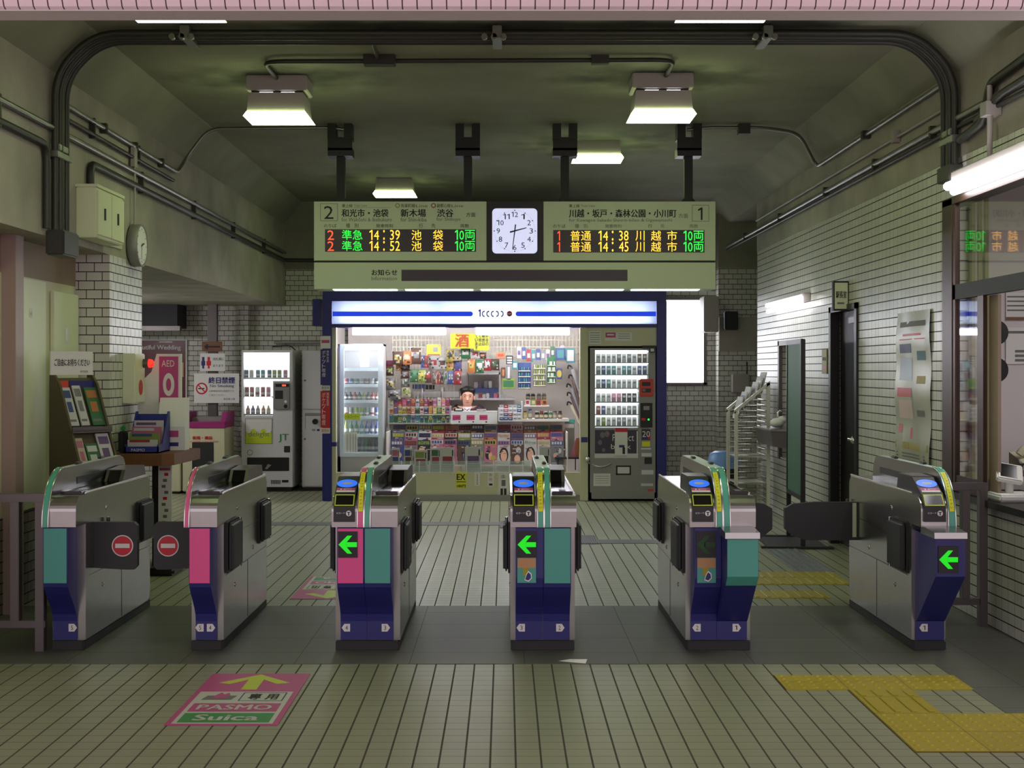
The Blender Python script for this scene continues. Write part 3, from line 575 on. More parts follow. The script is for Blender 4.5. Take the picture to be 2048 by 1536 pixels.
# ------------------------------------------------------------------ ticket gates
GY0, GY1 = 7.33, 8.66
def arc(tt, off=0): return (7.42-(.265+off)*math.sin(tt), .70+(.29+off)*math.cos(tt))
def gate(label, x0, x1, sx0, sx1, strips, covers, readers, noses, flaps, tags_, stickers=()):
    """strips: (xa, xb, colour, label?); covers: (xa, xb, panel colour or None, shelf, arrow); flaps: (side, end, state)"""
    g = thing('ticket_gate', label, 'ticket gate', ((x0+x1)/2, 8.0, 0), 'row of ticket gates')
    b = MB(); b.box(x0+.003, x1-.003, 7.31, 8.68, 0, .055, 'rubber', .006); b.build('base', g)
    pr = [(8.63, .055), (8.66, .10), (8.66, .81), (8.62, .852), (7.25, .855)]
    pr += [(7.25-.085*math.sin(a), .775+.08*math.cos(a)) for a in [math.pi/2*i/8 for i in range(1, 9)]]
    pr += [(7.165, .692), (7.335, .692), (7.335, .055)]
    b = MB(); b.prism(pr, 'x', x0, x1, 'steel')
    for xs, sg in ((x0, -1), (x1, 1)):      # seams, locks and edge trims of the side plates
        b.box(xs-.0015, xs+.0015, 7.4, 8.65, .4, .403, 'black'); b.box(xs-.0015, xs+.0015, 7.75, 8.65, .60, .602, 'black'); b.box(xs-.0015, xs+.0015, 8.02, 8.023, .06, .40, 'black')
        for yy, zz in ((7.72, .74), (7.65, .31), (8.2, .45)): b.cyl((xs-.003*sg, yy, zz), (xs+.004*sg, yy, zz), .013, 'steel_bright', 10); b.cyl((xs, yy, zz), (xs+.005*sg, yy, zz), .006, 'black', 8)
    b.build('cabinet', g)
    for xs, sg in ((x0, -1), (x1, 1)):
        if (sg == 1 and sx1 > x1-.02) or (sg == -1 and sx0 < x0+.02): continue
        b = MB(); b.box(xs-.012 if sg > 0 else xs, xs if sg > 0 else xs+.012, 7.34, 8.64, .852, .866, 'steel_bright', .004); b.build('edge_rail', g)
    # raised fin along the gate
    pf = [(8.62, .852), (8.60, .93), (8.56, .975), (8.50, .99), (7.42, .99)]+[arc(math.pi/2*i/10) for i in range(1, 11)]+[(7.155, .692), (7.30, .692), (7.30, .852)]
    b = MB(); b.prism(pf, 'x', sx0, sx1, 'steel'); 
    for xs, sg in ((sx0, -1), (sx1, 1)): b.box(min(xs, xs+sg*.002), max(xs, xs+sg*.002), 7.62, 8.45, .885, .925, 'black')
    fin = b.build('fin', g)
    b = MB(); b.box(sx0+.003, sx1-.003, 7.43, 8.50, .989, .993, 'fin_cap'); b.build('fin_cap', fin)
    for xa, xb, colr, lab in strips:
        b = MB(); n = 12
        pts = [arc(math.pi/2*i/n, .004) for i in range(n+1)]+[(7.151, .692)]
        vs = [(x, p, q) for p, q in pts for x in (xa, xb)]
        b.add(vs, [(2*i, 2*i+1, 2*i+3, 2*i+2) for i in range(len(pts)-1)], colr, True)
        for x in (xa, xb): b.tube([(x, p, q) for p, q in pts], .0035, 'steel_bright', 6)
        st = b.build('fin_strip', fin)
        if lab:
            b = MB(); xm = (xa+xb)/2; hw = min(.012, (xb-xa)*.38)
            pts = [arc(math.radians(22+53*i/n), .0065) for i in range(n+1)]
            b.add([(x, p, q) for p, q in pts for x in (xm-hw, xm+hw)], [(2*i, 2*i+1, 2*i+3, 2*i+2) for i in range(n)], 'yellow_label', True)
            for i, ch in enumerate('ここにタッチしてください'):
                a = math.radians(27+i*4); p, q = arc(a, .008); wv = Vector((0, math.cos(a)*.265, math.sin(a)*.29)).normalized()
                b.text(ch, 'ink', Vector((xm-hw*.55, p, q))-wv*.004, UX, wv, hw*1.1, .011)
            b.build('fin_label', st)
    for y, xx in ((7.66, sx0+(sx1-sx0)*.7), (8.15, sx0+(sx1-sx0)*.3)):
        b = MB(); b.box(xx-.013, xx+.013, y, y+.075, .992, 1.008, 'steel_matte', .006); b.box(xx-.012, xx+.012, y-.012, y+.002, .992, 1.006, 'black', .004); b.build('sensor', g)
    # raised rear unit and glossy tray
    for xa, xb in noses:
        b = MB(); b.box(xa+.014, xb-.008, 7.5, 8.2, .852, .858, 'black_gloss'); b.prism([(8.10, .852), (8.17, .925), (8.42, .935), (8.60, .925), (8.64, .852)], 'x', xa+.012, xb-.02, 'steel_matte')
        b.quad((xa+.03, 8.099, .856), (xb-.04, 8.099, .856), (xb-.04, 8.165, .922), (xa+.03, 8.165, .922), 'black_gloss'); b.build('rear_unit', g)
        b = MB(); b.box(xa+.01, xb-.012, 7.30, 7.42, .856, .872, 'black_gloss', .004); b.box(xa+.05, xb-.05, 7.305, 7.41, .8725, .8735, 'steel_matte'); b.build('ticket_slot', g)
    for xa, xb in readers:
        b = MB(); pp = [(7.147, .722), (7.15, .805), (7.20, .868), (7.36, .945), (7.62, .945), (7.66, .852), (7.34, .852), (7.17, .722)]
        b.prism(pp, 'x', xa+.012, xb-.012, 'black'); b.prism([(7.38, .946), (7.62, .946), (7.62, .949), (7.38, .949)], 'x', xa+.014, xb-.014, 'steel_matte'); rd = b.build('card_reader', g)
        xm = (xa+xb)/2; w = Vector((0, .16, .077)).normalized(); nrm = Vector((0, -.077, .16)).normalized()
        p0 = Vector((xm, 7.20, .868))+nrm*.0025
        b = MB(); b.disc(p0+w*.105, UX, w, .056, .042, 'blue_lamp', 28); b.disc(p0+w*.105+nrm*.0008, UX, w, .028, .012, 'decal_white', 16)
        b.build('touch_pad', rd)
        b = MB(); b.plate(p0+w*.012-UX*.05, UX, w, .1, .045, 'paper'); b.plate(p0+w*.03-UX*.05+nrm*.0006, UX, w, .1, .026, 'decal_pink'); b.text('IC', 'white', p0+w*.034-UX*.03+nrm*.001, UX, w, .06, .012); b.build('card_label', rd)
        w2 = Vector((0, .05, .063)).normalized(); n2 = Vector((0, -.063, .05)).normalized(); q0 = Vector((xm, 7.152, .807))+n2*.002
        b = MB(); b.plate(q0-UX*.052, UX, w2, .104, .072, 'decal_yellow'); b.plate(q0-UX*.047+w2*.006+n2*.0007, UX, w2, .094, .060, 'black_gloss'); b.build('screen', rd)
        b = MB(); c = Vector((xm+.025, 7.1445, .768)); b.disc(c, UX, UZ, .015, .015, 'paper', 20); b.plate(c+Vector((-.003, -.0008, -.011)), UX, UZ, .006, .016, 'black'); b.plate(c+Vector((-.009, -.0008, .004)), UX, UZ, .018, .004, 'black')
        b.text('ICカード', 'paper', (xm-.04, 7.1445, .764), UX, UZ, .045, .011); b.build('logo', rd)
    for xa, xb, pc, shelf, arrow in covers:
        if shelf:
            pr = [(7.336, .655), (6.985, .655), (6.985, .455), (7.305, .17), (7.322, .16), (7.322, .058), (7.336, .058)]; fr = 6.985
        else:
            pr = [(7.336, .688), (7.167, .688), (7.165, .42), (7.175, .37), (7.21, .325), (7.285, .245), (7.315, .20), (7.322, .16), (7.322, .058), (7.336, .058)]; fr = 7.165
        b = MB(); b.prism(pr, 'x', xa, xb, 'gate_blue'); cv = b.build('front_cover', g)
        if shelf:
            b = MB(); b.prism([(7.2, .70), (7.17, .70), (6.968, .686), (6.965, .655), (7.2, .655)], 'x', xa-.012, xb+.004, 'steel'); sh = b.build('coin_shelf', g)
        if pc:
            b = MB()
            if shelf: b.prism([(6.983, .65), (6.983, .455), (7.04, .40), (7.04, .65)], 'x', xa+.002, xb-.002, pc)
            else: b.box(xa+.004, xb-.004, fr-.003, fr+.004, .393, .685, pc)
            b.build('colour_panel', cv)
        if arrow:
            xl = xa+.006 if arrow != 'F' else xa+.012; a_w = .098; zc = .60 if not shelf else .545
            b = MB(); b.box(xl, xl+.104, fr-.008, fr, zc-.07, zc+.07, 'black'); ad = b.build('arrow_display', cv)
            am = 'arrow_off' if arrow == 'dim' else 'arrow_green'; y = fr-.0095; x = xl+.003
            P = lambda a, c: (x+a*a_w, y, zc+c*.1)
            b = MB(); b.poly([P(0, 0), P(.48, -.48), P(.74, -.48), P(.46, -.15), P(.46, .15), P(.74, .48), P(.48, .48)], am); b.poly([P(.42, -.13), P(1, -.13), P(1, .13), P(.42, .13)], am); b.build('arrow', ad)
    for xc, zc, s, dr, yy in tags_:
        b = MB(); k = .021; y = yy-.0025
        b.poly([(xc-k*.9, y, zc-k), (xc+k*.6, y, zc-k), (xc+k*1.3, y, zc), (xc+k*.6, y, zc+k), (xc-k*.9, y, zc+k)] if dr > 0 else
               [(xc+k*.9, y, zc-k), (xc+k*.9, y, zc+k), (xc-k*.6, y, zc+k), (xc-k*1.3, y, zc), (xc-k*.6, y, zc-k)], 'paper')
        b.text(s, 'ink', (xc-.006, y-.001, zc-.012), UX, UZ, .012, .024); b.build('lane_number', g)
    for xa in stickers:                     # card-insert sticker under the arrow
        b = MB(); y = 7.1605; b.plate((xa, y, .395), UX, UZ, .10, .135, 'gate_teal'); b.plate((xa+.002, y-.001, .475), UX, UZ, .096, .053, 'wood_light')
        b.plate((xa+.03, y-.0015, .435), UX, UZ, .03, .04, 'tactile_yellow'); b.poly([(xa+.038, y-.002, .41), (xa+.06, y-.002, .402), (xa+.078, y-.002, .42), (xa+.076, y-.002, .445), (xa+.058, y-.002, .46), (xa+.046, y-.002, .44)], 'white')
        b.poly([(xa+.042, y-.0025, .414), (xa+.059, y-.0025, .408), (xa+.073, y-.0025, .422), (xa+.071, y-.0025, .441), (xa+.058, y-.0025, .452), (xa+.049, y-.0025, .437)], 'gate_blue'); b.build('insert_sticker', g)
    for side, end, state in flaps:
        xs = x0 if side < 0 else x1; sg = side
        ya, yb = (7.40, 7.68) if end == 'front' else (8.36, 8.62)
        za, zb = (.42, .685) if end == 'front' else (.46, .70)
        b = MB()
        if state == 'closed':
            b.box(min(xs+sg*.004, xs+sg*.04), max(xs+sg*.004, xs+sg*.04), ya, yb, za, zb, 'flap_pad', .014, seg=3); b.box(min(xs, xs+sg*.012), max(xs, xs+sg*.012), ya-.012, yb+.012, za-.012, zb+.012, 'black', .005)
        elif state == 'open':               # swung across the lane
            yc = 7.47 if end == 'front' else 8.45; ln = .245 if end == 'front' else (.345 if abs(side) == 1 and label.startswith('wide') else .46)
            z0, z1 = za, zb
            if end == 'front': pts = [(0, z0+.01), (.18, z0), (ln-.02, z0), (ln, z0+.02), (ln, z1-.02), (ln-.02, z1), (0, z1)]
            else: pts = [(0, z0-.0), (ln*.72, z0), (ln-.05, z0+.03), (ln, z0+.07), (ln, z1-.04), (ln-.05, z1-.012), (ln*.6, z1), (0, z1)]
            b.prism([(xs+sg*p, q) for p, q in pts], 'y', yc, yc+.04, 'flap_pad')
            if end == 'rear': b.box(min(xs+sg*.01, xs+sg*.034), max(xs+sg*.01, xs+sg*.034), yc-.004, yc, z0+.02, z1-.005, 'sign_cream')
        f = b.build('flap', g)
        if state == 'open' and end == 'front':
            c = Vector((xs+sg*(.245-.082), 7.4685, .553)); b = MB()
            b.disc(c, UX, UZ, .06, .06, 'paper', 32); b.disc(c-UY*.0008, UX, UZ, .054, .054, 'no_entry', 32); b.plate(c+Vector((-.04, -.0016, -.012)), UX, UZ, .08, .024, 'paper'); b.build('no_entry_sign', f)
        for zz in (za+.02, zb-.01):
            b = MB(); b.cyl((xs+sg*.018, yb+.012, zz-.03), (xs+sg*.018, yb+.012, zz+.015), .011, 'steel_bright', 10); b.build('hinge', g)
mat('wood_light', (186, 142, 100), .6); mat('no_entry', (200, 24, 46), .4)
gate('narrow ticket gate at the far left with teal panel and number 5', -2.475, -2.295, -2.475, -2.437, [(-2.472, -2.44, 'spine_green', False)],
     [(-2.47, -2.34, 'gate_teal', False, None)], [], [(-2.437, -2.295)], [(1, 'front', 'open'), (1, 'rear', 'closed')], [(-2.365, .125, '5', 1, 7.322)])
gate('narrow ticket gate with pink panel, numbers 5 and 4', -1.715, -1.54, -1.715, -1.685, [(-1.712, -1.688, 'spine_pink', False)],
     [(-1.69, -1.575, 'gate_pink', False, None)], [], [(-1.685, -1.54)], [(-1, 'front', 'open'), (1, 'front', 'closed'), (1, 'rear', 'closed')], [(-1.665, .125, '5', -1, 7.322), (-1.61, .125, '4', 1, 7.322)])
gate('ticket gate with pink and teal front, numbers 4 and 3', -.927, -.574, -.79, -.718, [(-.788, -.756, 'spine_pink', True), (-.752, -.720, 'spine_green', False)],
     [(-.898, -.755, 'gate_pink', False, 'lit'), (-.753, -.61, 'gate_teal', False, None)], [(-.927, -.79)], [(-.718, -.574)], [(-1, 'front', 'closed'), (1, 'front', 'closed'), (1, 'rear', 'closed')], [(-.865, .125, '4', -1, 7.322), (-.655, .125, '3', 1, 7.322)])
gate('ticket gate with lit arrow between lanes 3 and 2, in front of the kiosk', .029, .382, .172, .246, [(.174, .207, 'spine_green', True), (.211, .244, 'spine_green', False)],
     [(.058, .205, None, False, 'lit'), (.207, .353, 'gate_teal', False, None)], [(.029, .172)], [(.246, .382)], [(-1, 'front', 'closed'), (1, 'front', 'closed')], [(.09, .125, '3', -1, 7.322), (.298, .125, '2', 1, 7.322)], [.066])
gate('wide ticket gate with unlit arrow and coin shelf, numbers 2 and 1', .988, 1.341, 1.125, 1.205, [(1.127, 1.163, 'spine_green', True), (1.167, 1.203, 'spine_green', False)],
     [(1.015, 1.155, None, False, 'dim'), (1.157, 1.322, 'gate_teal', True, None)], [(.988, 1.125)], [(1.205, 1.341)], [(-1, 'front', 'closed'), (-1, 'rear', 'closed'), (1, 'front', 'closed'), (1, 'rear', 'open')], [(1.05, .125, '2', -1, 7.322), (1.262, .125, '1', 1, 7.322)], [1.027])
gate('ticket gate beside the right wall with coin shelf and number 1', 2.225, 2.41, 2.365, 2.41, [(2.368, 2.408, 'spine_green', True)],
     [(2.245, 2.40, None, True, 'F')], [(2.225, 2.365)], [], [(-1, 'front', 'closed'), (-1, 'rear', 'open')], [(2.29, .125, '1', -1, 7.322)])

# ------------------------------------------------------------------ railings
def railing(label, x0, x1, y, mid, zt=.86, zb=.17):
    t = thing('steel_railing', label, 'railing', ((x0+x1)/2, y, 0))
    for z0, z1 in ((zt-.045, zt), (zb-.04, zb)):
        b = MB(); b.box(x0, x1, y, y+.05, z0, z1, 'steel_matte', .004); b.build('rail', t)
    for x in mid:
        top = zt-.045; bot = 0 if x in (mid[0], mid[-1]) else zb
        b = MB(); b.box(x-.024, x+.024, y-.003, y+.053, bot, top, 'steel_matte', .003); b.build('post', t)
railing('steel railing on the left between the wall and gate 5', -3.13, -2.50, 7.28, [-3.1, -2.82, -2.665, -2.53])
railing('steel railing on the right between gate 1 and the tiled wall', 2.44, 2.88, 7.99, [2.47, 2.75, 2.855])

# ------------------------------------------------------------------ floor decals
def decal(label, x0, y0, flip):
    W_, H_ = .49, .98; M = Matrix.Translation((x0+W_/2, y0+H_/2, .001)) @ Matrix.Rotation(math.pi if flip else 0, 4, 'Z') @ Matrix.Translation((-W_/2, -H_/2, 0))
    b = MB()
    def R(xa, ya, xb, yb, m, z): b.add([(xa, ya, z), (xb, ya, z), (xb, yb, z), (xa, yb, z)], [(0, 1, 2, 3)], m, False, M)
    def TX(s, m, xa, ya, xb, yb, z):
        c = MB(); c.text(s, m, (xa, ya, z), UX, UY, xb-xa, yb-ya); b.add(c.v, c.f, m, False, M)
    b.box(0, W_, 0, H_, 0, .002, 'decal_pink', M=M); z = .0026
    b.add([(p, q, z) for p, q in ((.245, .96), (.07, .78), (.13, .755), (.205, .85), (.205, .64), (.28, .64), (.28, .85), (.36, .755), (.42, .78))], [(0, 1, 2, 3, 4, 5, 6, 7, 8)], 'decal_yellow', False, M)
    R(.025, .02, .465, .60, 'decal_white', z)
    R(.045, .04, .445, .20, 'decal_green', z+.0006); R(.045, .225, .445, .375, 'decal_pink', z+.0006)
    TX('*Suica', 'decal_white', .1, .07, .39, .17, z+.0012); TX('*PASMO', 'decal_white', .075, .255, .415, .345, z+.0012)
    for r in ((.235, .42, .44, .428), (.235, .572, .44, .58), (.235, .42, .241, .58), (.434, .42, .44, .58)): R(*r, 'gate_blue', z+.0006)
    TX('*専 用', 'ink', .27, .445, .41, .555, z+.0006)
    b.add([(p, q, z+.0006) for p, q in ((.06, .44), (.2, .44), (.215, .52), (.075, .52))], [(0, 1, 2, 3)], 'ink_grey', False, M)
    b.add([(p, q, z+.0012) for p, q in ((.10, .47), (.16, .46), (.18, .53), (.165, .575), (.15, .54), (.13, .58), (.115, .54))], [(0, 1, 2, 3, 4, 5, 6)], 'decal_pink', False, M)
    tag(b.build('floor_decal'), label, 'sticker')
decal('pink floor sticker with yellow arrow in front of the gates', -1.47, 5.77, False)
decal('pink floor sticker on the far side of the gates, turned towards the kiosk', -1.44, 8.96, True)
b = MB(); b.poly([(.32, 7.02, .004), (.42, 6.98, .004), (.43, 7.01, .02), (.34, 7.05, .012)], 'white'); b.poly([(.28, 7.04, .004), (.32, 7.02, .004), (.34, 7.05, .012)], 'paper'); tag(b.build('paper_scrap'), 'small scrap of white paper on the floor beside gate 2', 'paper')
# ------------------------------------------------------------------ kiosk
YK = 15.7; KB = 17.5
k = thing('kiosk', 'brightly lit station kiosk with blue frame and white sign band', 'kiosk', (PX(985, YK), 16.6, 0))
def kb(name, mb, p=k): return mb.build(name, p)
for x0, x1 in ((645, 664), (1313, 1333)):
    b = MB(); b.box(PX(x0, YK), PX(x1, YK), YK-.03, YK+.25, 0, PZ(600, YK), 'kiosk_blue', .01); kb('post', b)
b = MB(); b.pbox(645, 581, 1333, 602, YK-.03, YK+.3, 'kiosk_blue', .006); b.pbox(664, 648, 1313, 655, YK-.02, YK+.2, 'kiosk_blue'); b.box(PX(645, YK), PX(1333, YK), YK+.3, KB, PZ(600, YK), PZ(590, YK), 'kiosk_blue'); kb('roof', b)
mat('tube_sign', (255, 255, 255), .4, emit=(.92, .96, 1), es=20)
# sign band: a translucent face with real tubes behind it
m = mat('acrylic', (236, 242, 255), .3); nt = m.node_tree; tr = nt.nodes.new('ShaderNodeBsdfTranslucent'); tr.inputs[0].default_value = (.9, .95, 1, 1)
ms = nt.nodes.new('ShaderNodeMixShader'); ms.inputs[0].default_value = .6; nt.links.new(nt.nodes['Principled BSDF'].outputs[0], ms.inputs[1]); nt.links.new(tr.outputs[0], ms.inputs[2]); nt.links.new(ms.outputs[0], nt.nodes['Material Output'].inputs[0])
b = MB(); b.pbox(665, 602, 1312, 648, YK, YK+.004, 'acrylic'); fs = kb('sign_band', b)
b = MB(); b.box(PX(665, YK), PX(1312, YK), YK+.18, YK+.19, PZ(648, YK), PZ(602, YK), 'white'); b.box(PX(665, YK), PX(1312, YK), YK+.01, YK+.18, PZ(648, YK), PZ(648, YK)+.006, 'white'); b.build('sign_box', fs)
for i, (xa, xb) in enumerate(((675, 865), (882, 1075), (1092, 1300))):
    for yy in (612, 640):
        b = MB(); b.cyl((PX(xa, YK), YK+.09, PZ(yy, YK)), (PX(xb, YK), YK+.09, PZ(yy, YK)), .014, 'tube_sign', 8); b.build('tube', fs)
for x0, x1 in ((665, 941), (1036, 1312)):
    b = MB(); b.pbox(x0, 623, x1, 632.5, YK-.006, YK-.001, 'fascia_blue')
    e = x1 if x0 == 665 else x0; b.disc((PX(e, YK), YK-.0062, PZ(627.75, YK)), UX, UZ, 4.75*YK/F, 4.75*YK/F, 'fascia_blue', 20); b.build('sign_stripe', fs)
b = MB(); u = YK/F
def carc(cx_, a0, a1):
    c = Vector((PX(cx_, YK), YK-.0065, PZ(627.8, YK))); n = 10; A = [math.radians(a0+(a1-a0)*i/n) for i in range(n+1)]; ro, ri = 6.2*u, 3.7*u
    b.add([c+Vector((r*math.cos(a)*.78, 0, r*math.sin(a))) for a in A for r in (ro, ri)], [(2*i, 2*i+1, 2*i+3, 2*i+2) for i in range(n)], 'gate_blue')
for x in (968.5, 977.5, 986.5): carc(x, 75, 285)
for x in (993, 1002.5): carc(x, -95, 105)
b.poly([(PX(961.5, YK), YK-.0065, PZ(618, YK)), (PX(961.5, YK), YK-.0065, PZ(633.5, YK)), (PX(959, YK), YK-.0065, PZ(633.5, YK)), (PX(959, YK), YK-.0065, PZ(622.5, YK)), (PX(956.5, YK), YK-.0065, PZ(623.5, YK)), (PX(957.5, YK), YK-.0065, PZ(620, YK))], 'gate_blue')
b.build('sign_logo', fs); b = MB(); b.disc((PX(1019, YK), YK-.0065, PZ(627.5, YK)), UX, UZ, .032, .032, 'no_entry', 20); b.plate((PX(1014.5, YK), YK-.008, PZ(628.5, YK)), UX, UZ, .05, .012, 'white'); b.build('sign_emblem', fs)
# walls, light beige posts and end panel over the cigarette machine
b = MB(); b.box(PX(664, YK), PX(672, YK), YK, YK+.1, 0, PZ(655, YK), 'kiosk_beige'); b.box(PX(664, YK), PX(672, YK)+.003, YK-.005, YK+.1, .64, .69, 'kiosk_blue'); kb('door_jamb', b)
b = MB(); b.box(PX(1160, YK), PX(1176, YK), YK-.02, YK+.12, 0, PZ(655, YK), 'kiosk_beige', .008); b.box(PX(1162, YK), PX(1175, YK), YK-.025, YK+.12, .69, .75, 'kiosk_blue'); kb('door_jamb', b)
b = MB(); b.pbox(1176, 655, 1313, 692, YK, YK+.2, 'kiosk_beige'); kb('end_panel', b)
b = MB(); b.box(PX(660, YK), PX(1330, YK), KB, KB+.06, 0, PZ(590, YK), 'kiosk_wall'); kb('back_wall', b)
for x in (PX(648, YK), PX(1172, YK), PX(1326, YK)):
    b = MB(); b.box(x, x+.03, YK+.12, KB, 0, PZ(600, YK), 'kiosk_wall'); kb('side_wall', b)
b = MB(); b.box(PX(660, YK), PX(1172, YK), YK+.2, KB, PZ(652, YK)+.05, PZ(652, YK)+.08, 'white'); kb('ceiling_panel', b)
for xa, xb in ((702, 890), (952, 1140)):
    b = MB(); b.cyl((PX(xa, YK), YK+.17, PZ(663, YK)), (PX(xb, YK), YK+.17, PZ(663, YK)), .035, 'tube_kiosk', 12); lt = kb('tube_light', b)
b = MB(); b.pbox(830, 945, 1160, 1000, YK+.02, YK+.10, 'kiosk_beige'); b.pbox(672, 945, 830, 1000, YK+.02, YK+.1, 'kiosk_beige'); b.pbox(672, 990, 1160, 1002, YK, YK+.1, 'machine_grey'); kb('counter_front', b)
# price notices on the counter front
def notice(label, x0, y0, x1, y1, Y, m, items, name='notice', th=.003, cat='notice'):
    b = MB(); b.pbox(x0, y0, x1, y1, Y-th, Y, m)
    for q, it in enumerate(items):
        if isinstance(it[0], str) and len(it) == 3: b.T(it[0], it[1], *it[2], Y-th-.004)
        else: b.rect(*it[0], Y-th-.0008-.0003*q, it[1])
    return tag(b.build(name), label, cat)
YN = YK+.018
notice('yellow EX price notice on the kiosk counter front', 912, 944, 933, 977, YN, 'yellow_label', [('*EX', 'ink', (913.5, 948, 931, 960)), ((913, 963, 932, 964.5), 'ink'), ('*180円', 'ink', (914, 969, 931, 975))])
notice('narrow pale notice strip just right of the yellow price notice', 949, 944.5, 960, 972, YN, 'paper', [((953.5, 948+i*3.2, 955.5, 950+i*3.2), 'ink_grey') for i in range(7)])
notice('narrow white strip notice with red lettering on the kiosk counter', 975, 944.5, 988, 974, YN, 'paper', [('売', 'ink_grey', (978, 947, 984, 953)), ('切', 'no_entry', (978, 956, 984, 962)), ((978, 967, 985, 971), 'ink')])
notice('tall white notice with dark lettering at the counter end, left of gate 2', 996, 944.5, 1018, 996, YN, 'paper', [('お願い', 'ink', (1002, 950, 1012, 957)), ((1003, 960, 1011, 972), 'ink_grey'), ((1001, 977, 1006, 990), 'ink'), ((1008, 977, 1013, 990), 'ink')])
def yz(x, y): return PX(x, YK), PZ(y, YK)
# magazine rack: stepped shelves
b = MB()
rows = [(15.98, 879, 'front'), (16.13, 864.5, 'middle'), (16.28, 849, 'back')]
for Y, top, nm in rows: b.box(PX(772, YK), PX(1135, YK), Y-.005, Y+.12, PZ(top, Y)-.315, PZ(top, Y)-.30, 'kiosk_wall'); 
b.box(PX(772, YK), PX(1135, YK), YK+.1, 16.5, .24, .26, 'kiosk_wall'); b.box(PX(770, YK), PX(772, YK), YK+.1, 16.5, 0, .8, 'kiosk_wall'); b.box(PX(1135, YK), PX(1137, YK), YK+.1, 16.5, 0, .8, 'kiosk_wall')
b.box(PX(772, YK), PX(1135, YK), 16.42, 16.44, .25, .93, 'kiosk_wall'); kb('magazine_rack', b)
b = MB(); b.pbox(785, 922, 1060, 945, YK+.03, YK+.036, 'clear_plastic')
for x in (802, 820, 838, 858, 880, 907, 933, 961, 987, 991, 1018, 1045): b.pbox(x, 922, x+1.2, 945, YK+.028, YK+.09, 'white')
kb('newspaper_pocket', b)
PAL = {'red': (196, 44, 52), 'pink': (226, 110, 150), 'white': (226, 226, 224), 'blue': (58, 80, 160), 'green': (52, 134, 80), 'yellow': (222, 196, 60), 'orange': (226, 128, 54), 'brown': (104, 66, 52), 'purple': (120, 80, 150), 'grey': (140, 142, 146), 'black': (40, 38, 44), 'cream': (222, 208, 170), 'teal': (60, 150, 160), 'lime': (150, 180, 60)}
for q_ in PAL: a_ = sum(PAL[q_])/3; PAL[q_] = tuple(int((v*.76+a_*.24)*.84) for v in PAL[q_])
def pc(n): return paint(PAL[n])
def magazine(x, Y, ztop, c1, c2, c3, wd, label, grp, title=None, pic='blob'):
    tilt = math.radians(11); h = .295; th = .012
    M = Matrix.Translation((x, Y, ztop-h)) @ Matrix.Rotation(-tilt, 4, 'X')
    b = MB(); b.box(-wd/2, wd/2, 0, th, 0, h, pc(c1), M=M); e = -.0012
    def R(xa, za, xb, zb, m, d=0): b.add([(xa, e-d, za), (xb, e-d, za), (xb, e-d, zb), (xa, e-d, zb)], [(0, 1, 2, 3)], m, False, M)
    R(-wd*.46, h*.80, wd*.46, h*.97, pc(c2))
    if title:
        c = MB(); c.text(title, pc(c3), (-wd*.42, e-.0012, h*.83), UX, UZ, wd*.84, h*.11); b.add(c.v, c.f, pc(c3), False, M)
    else:
        for q in range(4): R(-wd*.42+q*wd*.21, h*.83, -wd*.42+q*wd*.21+wd*.15, h*.94, pc(c3), .0012)
    # cover portrait
    if pic == 'face':
        for (cx_, cz_, rx, rz, mm, d) in ((0, .40, .36, .30, 'hair', 0), (0, .36, .25, .25, 'skin', .0008), (0, .06, .42, .1, pc('white'), .0016)):
            b.add([(wd*(cx_+rx*math.cos(a)), e-d, h*(cz_+rz*math.sin(a))) for a in [2*math.pi*i/18 for i in range(18)]], [tuple(range(18))], mm, False, M)
    else:
        for q in range(3):
            ax, az = rnd.uniform(-.25, .25), rnd.uniform(.2, .62); rx, rz = rnd.uniform(.12, .25), rnd.uniform(.1, .2)
            b.add([(wd*(ax+rx*math.cos(a)), e-.0005*(q+1), h*(az+rz*math.sin(a))) for a in [2*math.pi*i/14 for i in range(14)]], [tuple(range(14))], (pc(c3), 'skin', pc(c2))[q], False, M)
        R(-wd*.44, h*.04, -wd*.05, h*.09, pc(c3), .001)
    for q in range(9):
        ax, az = rnd.uniform(-.45, .25), rnd.choice((.74, .68, .6, .52, .44)); R(wd*ax, h*az, wd*(ax+rnd.uniform(.1, .3)), h*(az+rnd.uniform(.025, .05)), pc(rnd.choice((c2, c3, 'black', 'white', 'red', 'cream'))), .0018+.0001*q)
    return tag(b.build('magazine'), label, 'magazine', grp)
cols = {'back': ['grey', 'teal', 'white', 'red', 'red', 'grey', 'brown', 'white', 'purple', 'pink', 'orange', 'orange', 'red'],
        'middle': ['blue', 'pink', 'white', 'red', 'black', 'lime', 'cream', 'orange', 'white', 'purple', 'cream', 'red', 'pink'],
        'front': ['blue', 'grey', 'black', 'pink', 'pink', 'brown', 'grey', 'pink', 'white', 'brown', 'white', 'white', 'grey']}
ti = {('back', 7): 'SPA!', ('back', 8): 'LEON', ('middle', 8): 'Number', ('front', 10): 'Bine', ('front', 11): 'Bine', ('front', 2): 'BOMB', ('middle', 2): 'Oggi', ('back', 4): 'Urecco', ('middle', 7): 'AC'}
cs = list(PAL)
